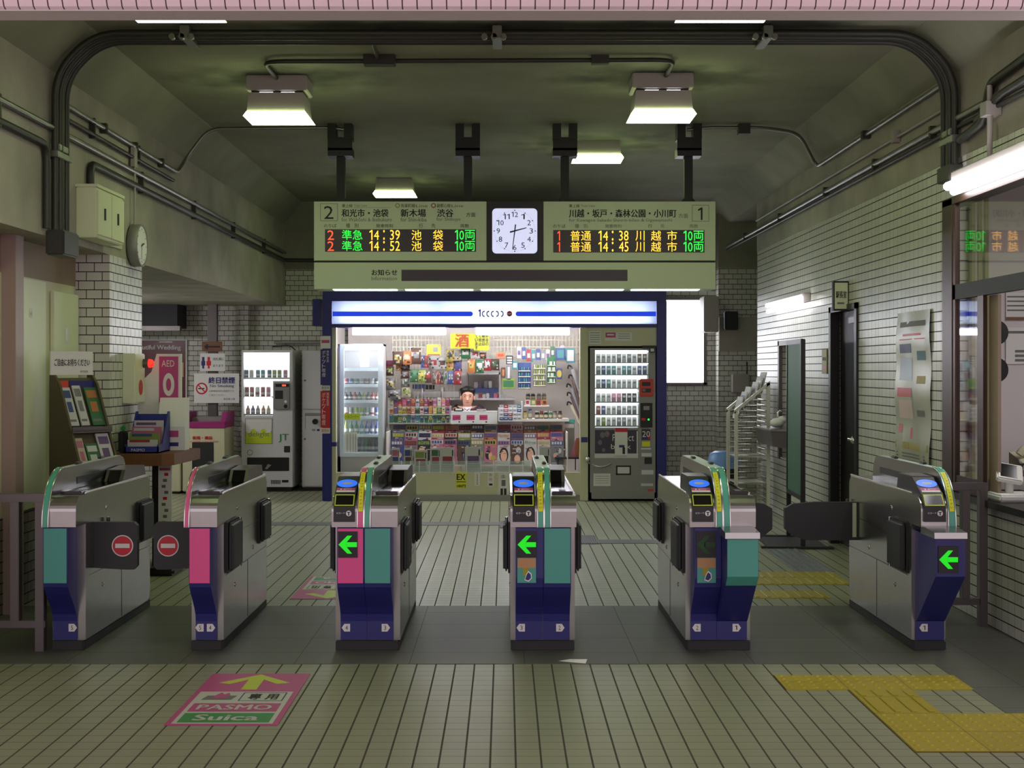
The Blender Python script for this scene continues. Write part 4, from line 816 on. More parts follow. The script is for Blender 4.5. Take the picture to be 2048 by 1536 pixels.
for Y, top, nm in rows:
    n = 13
    for i in range(n):
        x = PX(790+i*27.2, YK); wd = .152; c1 = cols[nm][i]
        c2 = rnd.choice([c for c in cs if c != c1]); c3 = rnd.choice([c for c in ('white', 'black', 'yellow', 'red', 'blue', 'white') if c not in (c1, c2)])
        if (nm, i) == ('front', 10): c2 = 'white'; c3 = 'green'
        pos = nth(i, n)
        magazine(x, Y, PZ(top+rnd.uniform(-1.2, 1.2), Y), c1, c2, c3, wd, f'{c1} magazine, {c2} title, {pos} in {nm} row of the kiosk rack', 'magazines on the kiosk rack', ti.get((nm, i)), 'face' if (nm, i) in (('front', 10), ('front', 8), ('back', 8), ('middle', 12), ('front', 4)) else 'blob')
# folded newspapers standing in the pockets
for i, (x0, x1, y0, c1, c2) in enumerate(((783, 799, 896, 'pink', 'blue'), (808, 825, 896, 'blue', 'brown'), (828, 855, 900, 'lime', 'red'), (861, 881, 896, 'green', 'red'), (881, 909, 895, 'white', 'red'), (930, 963, 894, 'white', 'purple'), (1079, 1100, 894, 'white', 'black'))):
    Y = YK+.045+.004*i; b = MB(); b.pbox(x0, y0, x1, 944, Y, Y+.022, pc('white'), .004)
    w_ = x1-x0
    b.rect(x0+w_*.1, y0+4, x0+w_*.75, y0+16, Y-.001, pc(c1)); b.rect(x0+w_*.15, y0+18, x1-w_*.15, y0+32, Y-.001, pc(c2)); b.rect(x0+w_*.1, y0+35, x1-w_*.1, y0+36.5, Y-.001, 'ink_grey'); b.rect(x0+w_*.1, y0+39, x1-w_*.1, y0+40.5, Y-.001, 'ink_grey')
    b.rect(x0+w_*.82, y0+5, x0+w_*.9, y0+17, Y-.001, 'ink')
    tag(b.build('newspaper'), f'folded newspaper with {c1} and {c2} print, {nth(i, 7)} in the clear counter pockets', 'newspaper', 'newspapers in the counter pockets')
# sweets shelf left of the counter window, three tiers of small packs
b = MB()
tiers = [(16.32, 846, 829, 'lower'), (16.5, 828, 812, 'middle'), (16.68, 813, 795, 'upper')]
for Y, bot, top, nm in tiers: b.pbox(776, bot, 902, bot+2.2, Y-.03, Y+.16, 'fixture')
b.box(PX(776, 16.3), PX(776, 16.3)+.015, 16.3, 16.86, .6, 1.2, 'clear_plastic'); kb('sweets_shelf', b)
for Y, bot, top, nm in tiers:
    n = 14
    for i in range(n):
        x0 = 779+i*8.7; wd = 7.6; c1 = rnd.choice({'lower': ['blue', 'teal', 'green', 'purple', 'grey', 'lime', 'green'], 'middle': ['green', 'yellow', 'blue', 'purple', 'white', 'orange', 'pink', 'lime'], 'upper': ['red', 'red', 'white', 'pink', 'orange', 'red', 'cream']}[nm])
        c2 = rnd.choice([c for c in ('white', 'yellow', 'blue', 'red', 'black') if c != c1]); h = rnd.uniform(0, 4) if nm != 'upper' else rnd.uniform(0, 6)
        b = MB(); b.pbox(x0, top+h, x0+wd, bot-.4, Y, Y+.05, pc(c1), .004); b.rect(x0+.8, top+h+3.5, x0+wd-.8, top+h+8, Y-.001, pc(c2)); b.rect(x0+1.2, top+h+1.3, x0+wd-2, top+h+2.4, Y-.0015, pc(rnd.choice(('white', 'black', 'cream')))); b.rect(x0+2, top+h+4.6, x0+wd-2.2, top+h+6.6, Y-.002, pc(rnd.choice((c1, 'black', 'red')))); b.rect(x0+1, bot-4, x0+wd-1.5, bot-2.4, Y-.0015, pc(rnd.choice((c2, 'white', 'green'))))
        tag(b.build('sweets_packet'), f'{c1} sweets packet, {c2} label, {nth(i, n)} on {nm} tier of the sweets shelf', 'sweets', 'sweets packets on the shelf')
# hanging snack bags
mat('foil', (190, 190, 196), .25, .8)
def bag(x0, y0, x1, y1, Y, c1, c2, label, grp, txt=None, name='snack_bag'):
    e = .06*(x1-x0); x0 -= e; x1 += e; y0 -= 1; y1 += 1.5
    X0, X1, Z0, Z1 = PX(x0, Y), PX(x1, Y), PZ(y1, Y), PZ(y0, Y); nx, nz = 6, 8; b = MB(); vs = []
    for sgn in (-1, 1):
        for j in range(nz+1):
            for i in range(nx+1):
                u_, v_ = i/nx, j/nz; d = (math.sin(math.pi*u_)*math.sin(math.pi*v_))**.6*min(.035, (X1-X0)*.28)
                pin = 1-.06*math.sin(math.pi*v_); vs.append(((X0+X1)/2+(u_-.5)*(X1-X0)*pin, Y+sgn*d*(1 if sgn < 0 else .6), Z0+(Z1-Z0)*v_))
    q = (nx+1)*(nz+1)
    for j in range(nz):
        m_ = pc(c1) if 1 <= j <= 6 else pc(c1)
        if 3 <= j <= 5: m_ = None
        for i in range(nx):
            a = j*(nx+1)+i
            fm = pc(c2) if m_ is None and 1 <= i <= 4 else pc(c1)
            if 1 <= j <= 6 and rnd.random() < .3: fm = pc(rnd.choice((c2, 'black', 'white', 'brown', c1, 'cream')))
            k0 = len(b.v) if not b.v else 0
            if not b.v: b.v = [Vector(p) for p in vs]
            for f in ((a, a+1, a+nx+2, a+nx+1), (q+a, q+a+nx+1, q+a+nx+2, q+a+1)): b.f.append(f); b.m.append(b.mi(fm if f[0] < q else pc(c1))); b.s.append(True)
    return tag(b.build(name), label, 'snack', grp)
SN = [  # x0,y0,x1,y1,depth,colour,second colour, row name
 [(786, 704, 806, 728, 'brown', 'yellow'), (806, 703, 823, 728, 'orange', 'cream'), (823, 697, 841, 727, 'brown', 'grey'), (842, 712, 849, 734, 'blue', 'black'), (849, 712, 857, 734, 'red', 'brown')],
 [(893, 700, 907, 722, 'yellow', 'black'), (907, 700, 922, 720, 'cream', 'grey'), (922, 697, 940, 716, 'green', 'white'), (942, 700, 959, 716, 'white', 'red'), (959, 706, 972, 716, 'brown', 'orange')],
 [(859, 714, 876, 739, 'white', 'red'), (878, 716, 892, 738, 'white', 'brown'), (893, 719, 907, 743, 'yellow', 'orange'), (908, 719, 923, 743, 'purple', 'blue')],
 [(821, 741, 836, 763, 'green', 'green'), (837, 741, 851, 763, 'lime', 'yellow'), (851, 741, 863, 764, 'brown', 'red'), (865, 744, 871, 767, 'brown', 'grey'), (873, 744, 879, 767, 'red', 'brown'), (880, 744, 887, 767, 'brown', 'black'), (888, 744, 895, 767, 'grey', 'green'), (896, 743, 907, 767, 'blue', 'grey'), (908, 743, 922, 768, 'red', 'brown')],
 [(936, 719, 950, 745, 'orange', 'yellow'), (951, 720, 967, 745, 'green', 'white'), (968, 719, 982, 740, 'red', 'white'), (983, 719, 998, 739, 'brown', 'green')],
 [(772, 722, 786, 731, 'red', 'blue'), (773, 734, 787, 750, 'brown', 'lime'), (792, 729, 803, 740, 'orange', 'orange'), (803, 729, 819, 740, 'black', 'grey'), (802, 741, 818, 756, 'brown', 'grey'), (803, 757, 818, 773, 'grey', 'green'), (804, 775, 821, 794, 'cream', 'lime'), (772, 757, 790, 779, 'grey', 'yellow'), (777, 780, 800, 799, 'grey', 'black')]]
RN = ['top hanging row', 'row under the yellow sign', 'second hanging row', 'row above the sweets shelf', 'row hanging above the clerk', 'group beside the drinks refrigerator']
for r, (row, rn) in enumerate(zip(SN, RN)):
    for i, (x0, y0, x1, y1, c1, c2) in enumerate(row):
        bag(x0, y0, x1, y1, 16.55+.05*(r % 3)+.003*i, c1, c2, f'{c1} and {c2} snack bag, {nth(i, len(row))} in the {rn}', 'hanging snack bags')
b = MB()                                         # wire grid and rails that carry the bags
for i in range(52): b.box(PX(785+i*7.2, 16.75), PX(785+i*7.2, 16.75)+.006, 16.75, 16.756, PZ(800 if i < 18 else 720, 16.75), PZ(668, 16.75), 'kiosk_beige')
for yy in (680, 694, 708, 722, 740): b.box(PX(785, 16.75), PX(1158 if yy < 730 else 925, 16.75), 16.755, 16.762, PZ(yy, 16.75)-.004, PZ(yy, 16.75)+.004, 'kiosk_beige')
kb('wire_grid', b)
b = MB()
for yy, x0, x1 in ((745, 934, 1002), (796, 800, 1030)): b.pbox(x0, yy, x1, yy+4, 17.0, 17.45, 'machine_white')
for x in (933, 998, 843, 883): b.pbox(x, 745 if x > 900 else 775, x+3, 796, 17.0, 17.45, 'machine_white')
kb('back_shelf', b)
for i, (x0, x1, y0, c) in enumerate(((824, 843, 783, 'white'), (845, 882, 783, 'white'), (885, 918, 783, 'white'), (825, 851, 769, 'blue'), (851, 868, 770, 'black'), (950, 996, 776, 'blue'))):
    b = MB(); b.pbox(x0, y0, x1, 795 if c == 'white' else y0+9, 17.02 if c == 'white' else 17.0, 17.2, pc(c), .004)
    tag(b.build('carton'), f'{c} carton on the kiosk back shelf, {nth(i, 6)}, {"white" if c == "white" else "printed"} front', 'box', 'cartons on the back shelf')
for i, (x0, x1, y0) in enumerate(((948, 955, 764), (957, 963, 768), (968, 976, 762), (977, 984, 762))):
    b = MB(); b.pbox(x0, y0, x1, 776, 17.02, 17.1, pc(('white', 'purple', 'grey', 'white')[i]), .003); tag(b.build('packet'), f'small packet on the middle back shelf behind the cashier, {nth(i, 4)}', 'packet', 'packets behind the cashier')
for i in range(9):
    x0 = 950+i*7.4; b = MB(); b.pbox(x0, 786+rnd.uniform(0, 3), x0+6.4, 796, 17.01, 17.08, pc(('white', 'red', 'white', 'white', 'blue', 'pink', 'red', 'white', 'white')[i]), .003); tag(b.build('cigarette_pack'), f'cigarette pack, {nth(i, 9)} on the shelf behind the cashier', 'cigarettes', 'packs behind the cashier')
# yellow alcohol sign
YS = 16.45
notice('yellow hanging sign with a large red alcohol character', 901, 667, 948, 697, YS, 'sign_yellow', [('*酒', 'sign_red', (910, 668, 938, 694))], 'hanging_sign', .006, 'sign') if mat('sign_yellow', (166, 168, 26), .6) and mat('sign_red', (150, 40, 14), .5) else 0
notice('yellow hanging sign with columns of small black lettering', 948, 667, 978, 701, YS, 'sign_yellow', [('*'+c, 'ink', (x, 669+i*7.6, x+6, 676+i*7.6)) for x, s in ((971, '年者の'), (964, '喫煙は'), (957, 'て禁止'), (950, 'ています')) for i, c in enumerate(s)], 'hanging_sign', .006, 'sign')
notice('lime green card with a photo hanging left of the alcohol sign', 853, 689, 881, 711, 16.3, 'decal_yellow', [((866, 694, 876, 704), 'ink_grey'), ((877, 690, 880, 693), 'no_entry'), ((855, 708, 880, 711), 'wood_brown')], 'card', .003, 'card')
# cashier's counter window
b = MB(); b.pbox(902, 823, 995, 826, 16.2, 16.55, 'machine_white'); b.pbox(902, 826, 995, 848, 16.2, 16.22, 'paper'); b.pbox(899, 812, 902, 848, 16.2, 16.4, 'clear_plastic')
for x in (905, 933, 959): b.rect(x, 830, x+16, 840, 16.199, 'decal_pink'); b.rect(x+1.5, 834, x+14.5, 836, 16.198, 'no_entry'); b.rect(x+12, 842.5, x+15, 845, 16.199, 'ink')
kb('cashier_counter', b)
b = MB(); b.pbox(953, 819, 972, 823, 16.22, 16.4, 'fixture', .004); tag(b.build('coin_tray'), 'pale coin tray lying on the cashier counter', 'tray')
b = MB(); b.pbox(907, 817, 926, 822.5, 16.23, 16.36, 'black', .005); b.rect(911, 817.3, 924, 820.5, 16.229, 'paper'); tag(b.build('cash_register'), 'small dark register on the cashier counter in front of the clerk', 'register')
# cigarette stand on the counter
t = thing('cigarette_stand', 'white stepped stand of cigarette packs right of the cashier window', 'stand', (PX(1021, 16.15), 16.2, PZ(842, 16.15)))
b = MB()
for r in range(4): b.pbox(998, 842-r*8.2-1, 1044, 842-r*8.2+.6, 16.15+r*.05, 16.26+r*.05, 'white')
b.pbox(996.5, 816, 998.5, 843, 16.15, 16.35, 'white'); b.pbox(1043, 803, 1045, 843, 16.15, 16.35, 'white'); b.build('tray', t)
CP = [['blue', 'blue', 'blue', 'white', 'white'], ['white', 'blue', 'red', 'white', 'white'], ['white', 'pink', 'white', 'white', 'blue'], ['white', 'red', 'white', 'white', 'teal']]
for r in range(4):
    for i in range(5):
        x0 = 999+i*8.9; Y = 16.16+r*.05; b = MB(); b.pbox(x0, 834.5-r*8.2, x0+8, 841-r*8.2, Y, Y+.025, pc(CP[r][i]), .002); b.rect(x0+1.5, 836-r*8.2, x0+6.5, 838-r*8.2, Y-.001, pc('white' if CP[r][i] != 'white' else 'grey'))
        tag(b.build('cigarette_pack'), f'{CP[r][i]} cigarette pack, {nth(i, 5)}, {("lowest", "second", "third", "top")[r]} row of white counter stand', 'cigarettes', 'packs on the counter stand')
# jars and bottles at the right end of the counter
def jar(x, ybot, ytop, Y, r, c1, cap, label, name='jar', cat='jar', grp='jars on the kiosk counter'):
    X, Z0, Z1 = PX(x, Y), PZ(ybot, Y), PZ(ytop, Y); h = Z1-Z0; t = thing(name, label, cat, (X, Y, Z0), grp)
    b = MB(); b.lathe([(r*.9, 0), (r, h*.06), (r, h*.7), (r*.72, h*.82), (r*.72, h*.86)], (X, Y, Z0), pc(c1), 12); b.lathe([(r*1.01, h*.2), (r*1.01, h*.55)], (X, Y, Z0), pc('cream'), 12); b.build('body', t)
    b = MB(); b.lathe([(r*.78, h*.85), (r*.78, h)], (X, Y, Z0), pc(cap), 12); b.build('lid', t)
b = MB(); b.pbox(1045, 838, 1138, 843, 16.2, 16.6, 'kiosk_wall'); b.pbox(1048, 811, 1098, 813, 16.5, 16.7, 'kiosk_wall'); b.pbox(1050, 800, 1096, 801, 16.65, 16.8, 'kiosk_wall'); kb('counter_shelf', b)
for i, (x, c1, cap) in enumerate(((1050, 'yellow', 'brown'), (1060, 'grey', 'blue'), (1074, 'black', 'white'), (1083, 'brown', 'red'), (1092, 'black', 'white'), (1101, 'green', 'white'), (1110, 'grey', 'brown'), (1120, 'brown', 'black'))):
    jar(x, 838, 822 if i != 1 else 818, 16.3, .026, c1, cap, f'{c1} jar with {cap} lid, {nth(i, 8)} on the kiosk counter')
for i, (x, c1) in enumerate(((1056, 'black'), (1066, 'black'), (1078, 'grey'), (1088, 'grey'))): jar(x, 800, 786, 16.7, .028, c1, 'white', f'{c1} canned drink on the upper counter shelf, {nth(i, 4)} of four', 'drink_can', 'can', 'cans on the upper counter shelf')
for i, (x0, c1, c2) in enumerate(((1050, 'white', 'red'), (1062, 'lime', 'cream'), (1072, 'red', 'brown'), (1084, 'orange', 'brown'))):
    b = MB(); b.pbox(x0, 799, x0+10, 811, 16.52, 16.57, pc(c1), .003); b.rect(x0+2, 801.5, x0+8, 808, 16.519, pc(c2)); tag(b.build('sweets_box'), f'{c1} sweets box with {c2} picture, {nth(i, 4)} under the upper cans', 'box', 'boxes under the cans')
# hanging racks of lighters and small cards on the right
for i, (x0, y0, x1, y1, c1, c2) in enumerate(((1036, 725, 1062, 778, 'teal', 'blue'), (1066, 720, 1092, 773, 'lime', 'cream'), (1094, 714, 1112, 768, 'white', 'green'))):
    Y = 16.5; b = MB(); b.pbox(x0, y0, x1, y1, Y, Y+.02, pc(c2 if i != 1 else 'grey'), .002)
    for r in range(4):
        yy = y0+8+r*11.5; b.rect(x0+1, yy+8, x1-1, yy+9.5, Y-.03, 'kiosk_beige')
        for q in range(5):
            xx = x0+2+q*(x1-x0-4)/5; b.box(PX(xx, Y), PX(xx+2.6, Y), Y-.025, Y-.005, PZ(yy+8, Y), PZ(yy+1, Y), pc(c1 if (q+r) % 3 else c2))
    tag(b.build('lighter_rack'), f'{("blue lighter rack hanging right of the cashier", "pale green rack of small bottles beside the blue lighter rack", "white rack with green leaf cards near the umbrellas")[i]}', 'rack')
for i in range(12):
    x0 = 1034+i*9.6; y0 = 690+rnd.uniform(0, 10); c1 = ('white', 'blue', 'red', 'teal', 'blue', 'grey', 'white', 'green', 'blue', 'white', 'teal', 'white')[i]; Y = 16.6
    b = MB(); b.pbox(x0, y0, x0+8.4, y0+24, Y, Y+.012, pc(c1), .003); b.rect(x0+1.5, y0+8, x0+7, y0+17, Y-.001, pc('white' if c1 != 'white' else 'purple')); tag(b.build('blister_card'), f'{c1} carded item, {nth(i, 12)} in the upper right hanging row of the kiosk', 'carded item', 'carded items upper right')
for i, (x0, y0, x1, y1, c1, c2, lb) in enumerate(((993, 704, 1010, 717, 'orange', 'red', 'orange sign card with lettering above the cashier shelf'), (1012, 711, 1026, 729, 'black', 'white', 'dark card with three white bars above the cashier shelf'), (1024, 722, 1036, 739, 'teal', 'white', 'teal packet hanging left of the blue lighter rack'), (1112, 696, 1130, 720, 'blue', 'teal', 'dark blue packet hanging above the umbrellas'), (1132, 696, 1150, 726, 'teal', 'white', 'teal and white bag hanging near the right kiosk post'), (1113, 737, 1124, 758, 'blue', 'yellow', 'blue packet with yellow oval beside the white card rack'), (1004, 757, 1030, 778, 'lime', 'green', 'green patterned pouch hanging below the dark card'), (1013, 730, 1022, 760, 'grey', 'white', 'clear hanging dispenser above the green pouch'), (1002, 735, 1011, 756, 'brown', 'orange', 'brown jerky packet right of the cashier shelf'))):
    Y = 16.45; b = MB(); b.pbox(x0, y0, x1, y1, Y, Y+.014, pc(c1), .004)
    if 'bars' in lb:
        for q in range(3): b.rect(x0+2, y0+3+q*5, x1-2, y0+6+q*5, Y-.001, pc(c2))
    elif 'oval' in lb: b.disc((PX((x0+x1)/2, Y), Y-.001, PZ((y0+y1)/2, Y)), UX, UZ, .03, .045, pc(c2))
    else: b.rect(x0+2.5, y0+4, x1-2.5, y1-4, Y-.001, pc(c2))
    tag(b.build('packet'), lb, 'packet')
# umbrellas hanging on the right, slanting
for i, (xa, ya, xb, yb, c1) in enumerate(((1143, 733, 1163, 790, 'grey'), (1145, 752, 1164, 815, 'brown'), (1141, 770, 1160, 828, 'grey'), (1142, 787, 1162, 838, 'brown'), (1142, 806, 1160, 850, 'cream'))):
    Y = 16.1+.05*i; A, B_ = Vector((PX(xa, Y), Y, PZ(ya, Y))), Vector((PX(min(xb, 1159), Y), Y-.18, PZ(yb, Y)))
    t = thing('umbrella', f'{c1} folded umbrella slanting at the right end of the kiosk, {("topmost", "second from the top", "middle one", "second from the bottom", "lowest")[i]}', 'umbrella', A, 'slanting umbrellas')
    b = MB(); b.cyl(A.lerp(B_, .12), B_, .026, pc(c1), 10, .012); b.build('canopy', t)
    b = MB(); b.tube(fillet([A.lerp(B_, .12), A, A+Vector((-.04, 0, .02)), A+Vector((-.045, 0, -.03))], .02), .01, 'black', 8); b.build('handle', t)
# leaflets, stool and tray at the right end
b = MB(); b.pbox(1110, 915, 1158, 918, 15.86, 16.1, 'black'); b.pbox(1115, 918, 1117, 940, 15.9, 15.92, 'black'); b.pbox(1150, 918, 1152, 940, 15.9, 15.92, 'black'); kb('leaflet_shelf', b)
b = MB(); b.prism([(PX(1140, 15.9), PZ(915, 15.9)), (PX(1158, 15.9), PZ(915, 15.9)), (PX(1160, 15.9), PZ(876, 15.9)), (PX(1153, 15.9), PZ(876, 15.9))], 'y', 15.9, 15.98, pc('pink')); b.rect(1151, 880, 1158, 912, 15.899, pc('orange')); tag(b.build('leaflet_holder'), 'pink and orange leaflets standing against the right kiosk post', 'leaflets')
b = MB(); b.pbox(1126, 846, 1149, 912, 16.46, 16.56, 'machine_grey', .004); b.rect(1127, 848, 1148, 856, 16.459, 'paper'); tag(b.build('grey_bin'), 'grey panel box between the magazine rack and the pink leaflets', 'box')
b = MB(); b.pbox(1126, 839, 1150, 845.9, 16.46, 16.56, 'gate_teal', .003); tag(b.build('cash_box'), 'green flat box on top of the grey panel box', 'box')
mat('clear_glass', (230, 245, 245), .03, alpha=.12)
# ------------------------------------------------------------------ drinks refrigerator in the kiosk
t = thing('drinks_refrigerator', 'tall glass door drinks refrigerator at the left end of the kiosk', 'refrigerator', (PX(721, 16.02), 16.25, .02))
YF = 16.02; ff = 'machine_white'; mat('fridge_blue', (222, 236, 244), .4)
b = MB()
X0, X1, Z0, Z1 = PX(676, YF), PX(765, YF), .03, PZ(688, YF)
b.box(X0, X0+.03, YF, YF+.5, Z0, Z1, ff); b.box(X1-.03, X1, YF, YF+.5, Z0, Z1, ff); b.box(X0, X1, YF+.47, YF+.5, Z0, Z1, ff); b.box(X0, X1, YF, YF+.5, Z1-.02, Z1, ff); b.pbox(676, 912, 765, 996, YF, YF+.48, ff); b.build('cabinet', t)
b = MB()
for r in ((688, 688, 756, 697), (679, 688, 688, 914), (756, 688, 766, 914), (688, 905, 756, 914)): b.pbox(*r, YF-.05, YF-.005, 'fridge_blue', .004)
d = b.build('door', t)
b = MB(); b.pbox(688, 697, 756, 905, YF-.03, YF-.024, 'clear_glass'); b.build('door_glass', d)
b = MB(); b.pbox(668.5, 720, 671.5, 900, YF-.07, YF-.05, 'steel_bright', .005); b.build('door_handle', d)
shelfy = [736, 768, 800, 832, 868, 904]
for yy in shelfy: b = MB(); b.pbox(684, yy, 757, yy+6, YF+.01, YF+.45, 'fridge_blue'); b.build('shelf', t)
b = MB(); b.cyl((X0+.06, YF+.08, Z1-.06), (X1-.06, YF+.08, Z1-.06), .012, 'tube_white', 8); b.build('tube_light', t)
for x in (X0+.045, X1-.045):
    b = MB(); b.cyl((x, YF+.06, .75), (x, YF+.06, Z1-.1), .01, 'tube_white', 8); b.build('tube_light', t)
notice('lime label strip on the refrigerator door', 684, 827, 720, 839, YF-.031, 'decal_yellow', [('ビールコーナー', 'ink', (687, 830, 717, 836))], 'shelf_label', .002, 'label')
notice('white paper notice taped low on the refrigerator door', 682, 864, 715, 910, YF-.031, 'paper', [((x, 868, x+1, 905), 'paper_line') for x in (688, 694, 700, 706, 711)], 'notice', .002)
for j, (yy, row) in enumerate(((768, ['red', 'blue', 'green', 'grey', 'brown', 'grey', 'black']), (800, ['black', 'black', 'red', 'green', 'lime', 'brown', 'red', 'brown']), (832, ['white', 'grey', 'lime', 'lime', 'grey', 'white', 'blue']), (868, ['lime', 'green', 'green', 'teal', 'blue', 'blue', 'blue']), (904, ['blue', 'grey', 'teal', 'brown', 'blue', 'purple']))):
    n = len(row)
    for i, c in enumerate(row):
        Y = YF+.1; x = 692+i*(64/(n-1))*.98 if j < 4 else 716+i*7.6; h = (11, 16, 17, 26, 26)[j]
        X, Zb, hh = PX(x, Y), PZ(yy-.3, Y), h*Y/F
        q = MB(); r = .026 if j else .03
        if j in (1, 3, 4): q.lathe([(r, 0), (r, hh*.58), (r*.4, hh*.78), (r*.36, hh*.95), (r*.4, hh)], (X, Y, Zb), pc(c), 10)
        else: q.lathe([(r*.9, 0), (r, hh*.06), (r, hh*.92), (r*.85, hh)], (X, Y, Zb), pc(c), 10)
        q.lathe([(r*1.02, hh*.2), (r*1.02, hh*.42)], (X, Y, Zb), pc('white' if c != 'white' else 'red'), 10)
        tag(q.build('drink_bottle' if j in (1, 3, 4) else 'drink_can'), f'{c} {"bottle" if j in (1, 3, 4) else "can"}, {nth(i, n)} on the {("top", "second", "third", "fourth", "bottom")[j]} stocked refrigerator shelf', 'drink', 'drinks in the refrigerator')
notice('white price sheet inside the top of the refrigerator', 720, 700, 738, 734, YF+.2, 'paper', [((723, 704+i*4, 735, 705+i*4), 'paper_line') for i in range(6)], 'notice', .002)
# ------------------------------------------------------------------ banners on the left kiosk post
YP = YK-.034
notice('small white and red card high on the left kiosk post', 641, 672, 661, 697, YP, 'paper', [((643, 680, 659, 686), 'decal_pink')], 'card', .003, 'card')
notice('dark blue vertical banner on the left kiosk post', 641, 699, 660, 770, YP, 'gate_blue', [(c, 'paper', (644, 701+i*9, 651, 709+i*9)) for i, c in enumerate('ポケット喫煙')]+[(c, 'paper', (653, 701+i*6, 658, 706+i*6)) for i, c in enumerate('携帯灰皿')], 'banner', .003, 'banner')
notice('small white sale tag at the foot of the blue banner', 641, 771, 660, 781, YP, 'paper', [('発売中', 'ink', (643, 773, 658, 779))], 'tag', .003, 'tag')
notice('red vertical banner on the left kiosk post', 641, 782, 660, 855, YP, 'red_banner', [(c, 'paper', (644, 785+i*11, 651, 795+i*11)) for i, c in enumerate('ポケット喫煙')]+[(c, 'paper', (653, 785+i*6.5, 658, 791+i*6.5)) for i, c in enumerate('携帯灰皿')], 'banner', .003, 'banner') if mat('red_banner', (196, 40, 50), .5) else 0
notice('small white sale tag at the foot of the red banner', 641, 856, 660, 867, YP, 'paper', [('発売中', 'no_entry', (643, 858, 658, 865))], 'tag', .003, 'tag')
b = MB(); b.pbox(625, 598, 641, 652, 15.72, 15.95, 'kiosk_blue', .004); tag(b.build('projecting_sign'), 'dark blue projecting sign box at the upper left of the kiosk', 'sign')

# ------------------------------------------------------------------ cigarette vending machine
t = thing('cigarette_machine', 'grey cigarette vending machine with glowing window at the right end of the kiosk', 'vending machine', (PX(1245, YK), 15.95, 0))
YC = YK-.02; g = 'machine_grey'
b = MB()
b.pbox(1180, 696, 1190, 985, YC, YC+.55, g); b.pbox(1297, 696, 1311, 985, YC, YC+.55, g); b.pbox(1190, 696, 1297, 700, YC, YC+.55, g); b.pbox(1278, 760, 1297, 856, YC, YC+.5, g)
b.pbox(1190, 857, 1297, 985, YC, YC+.55, g); b.box(PX(1180, YC), PX(1311, YC), YC+.5, YC+.55, .1, PZ(696, YC), g); b.pbox(1183, 984, 1309, 998, YC-.005, YC+.5, g, .004); b.build('cabinet', t)
b = MB(); b.box(PX(1190, YC), PX(1297, YC), YC+.16, YC+.165, PZ(856, YC), PZ(700, YC), 'cig_glow'); b.build('lit_back_panel', t)
b = MB(); b.pbox(1190, 700, 1297, 858, YC+.005, YC+.008, 'clear_glass'); b.build('window', t)
shel = [725, 749, 776, 804, 829, 852]; prow = ['wwwwgwgwnn', 'gbttwttwbb', 'gbtwwwww', 'wwwppkkk', 'rbwwgwgg', 'wlwwggww']; CC = {'w': 'white', 'g': 'grey', 'n': 'brown', 'b': 'blue', 't': 'teal', 'p': 'pink', 'k': 'black', 'r': 'red', 'l': 'lime'}
for r, (yy, row) in enumerate(zip(shel, prow)):
    xe = 1297 if r < 2 else 1277
    b = MB(); b.pbox(1190, yy, xe, yy+1.6, YC+.03, YC+.16, 'black'); sh = b.build('shelf', t)
    b = MB(); b.pbox(1191, yy-22.5, xe-1, yy-21, YC+.035, YC+.045, 'tube_strip'); b.build('strip_light', sh)
    n = len(row)
    for i, ch in enumerate(row):
        x0 = 1192.5+i*10.3; c = CC[ch]; b = MB(); Y = YC+.07; b.pbox(x0, yy-17.5, x0+8.6, yy-.1, Y, Y+.025, pc(c), .002); b.rect(x0+1.6, yy-13, x0+7, yy-9, Y-.001, pc('grey' if c == 'white' else 'white'))
        tag(b.build('cigarette_pack'), f'{c} cigarette pack, {nth(i, n)} in {("top", "second", "third", "fourth", "fifth", "bottom")[r]} row of the lit machine window', 'cigarettes', 'packs in the vending machine')
b = MB(); b.pbox(1280, 758, 1307, 793, YC-.03, YC, 'no_entry2', .008); b.rect(1284, 764, 1301, 772, YC-.031, 'black'); b.rect(1284, 777, 1302, 785, YC-.031, 'black'); b.rect(1285, 778, 1291, 783, YC-.032, 'steel_matte'); mat('no_entry2', (206, 66, 52), .45); b.build('card_reader', t)
b = MB(); b.pbox(1281, 806, 1305, 855, YC-.012, YC, 'rubber', .004); b.rect(1287, 812, 1299, 820, YC-.013, 'machine_grey'); b.rect(1283, 836, 1291, 841, YC-.013, 'no_entry'); b.disc((PX(1297, YC), YC-.013, PZ(839, YC)), UX, UZ, .012, .012, 'led_green', 12); b.build('coin_panel', t)
b = MB(); b.rect(1190, 860, 1276, 907, YC-.002, 'cig_poster'); mat('cig_poster', (52, 46, 62), .4); b.T('Perfect', 'paper', 1225, 868, 1268, 882, YC-.002); b.T('black', 'paper', 1222, 888, 1262, 898, YC-.002)
for x, y, r in ((1205, 870, .03), (1214, 868, .03), (1200, 885, .025), (1207, 900, .02)): b.disc((PX(x, YC), YC-.004, PZ(y, YC)), UX, UZ, r, r*1.2, 'steel_matte', 16)
b.rect(1273.5, 862, 1275.5, 910, YC-.003, 'white'); b.rect(1189, 907, 1276, 916, YC-.002, 'machine_white'); b.build('poster_panel', t)
b = MB(); b.pbox(1230, 856, 1255, 911, YC-.04, YC-.006, 'paper', .003); b.rect(1230, 856, 1255, 864, YC-.041, 'no_entry'); b.rect(1238, 890, 1249, 895, YC-.041, 'gate_blue'); b.rect(1245, 895, 1250, 908, YC-.041, 'ink'); b.build('leaflet_pocket', t)
b = MB(); b.pbox(1283, 858, 1301, 880, YC-.004, YC, 'cig_poster'); b.T('20', 'white', 1284.5, 862, 1300, 874, YC-.004); b.rect(1284, 875, 1300, 878, YC-.005, 'gate_blue'); b.rect(1296, 868, 1301, 878, YC-.0052, 'no_entry'); b.build('age_sign', t)
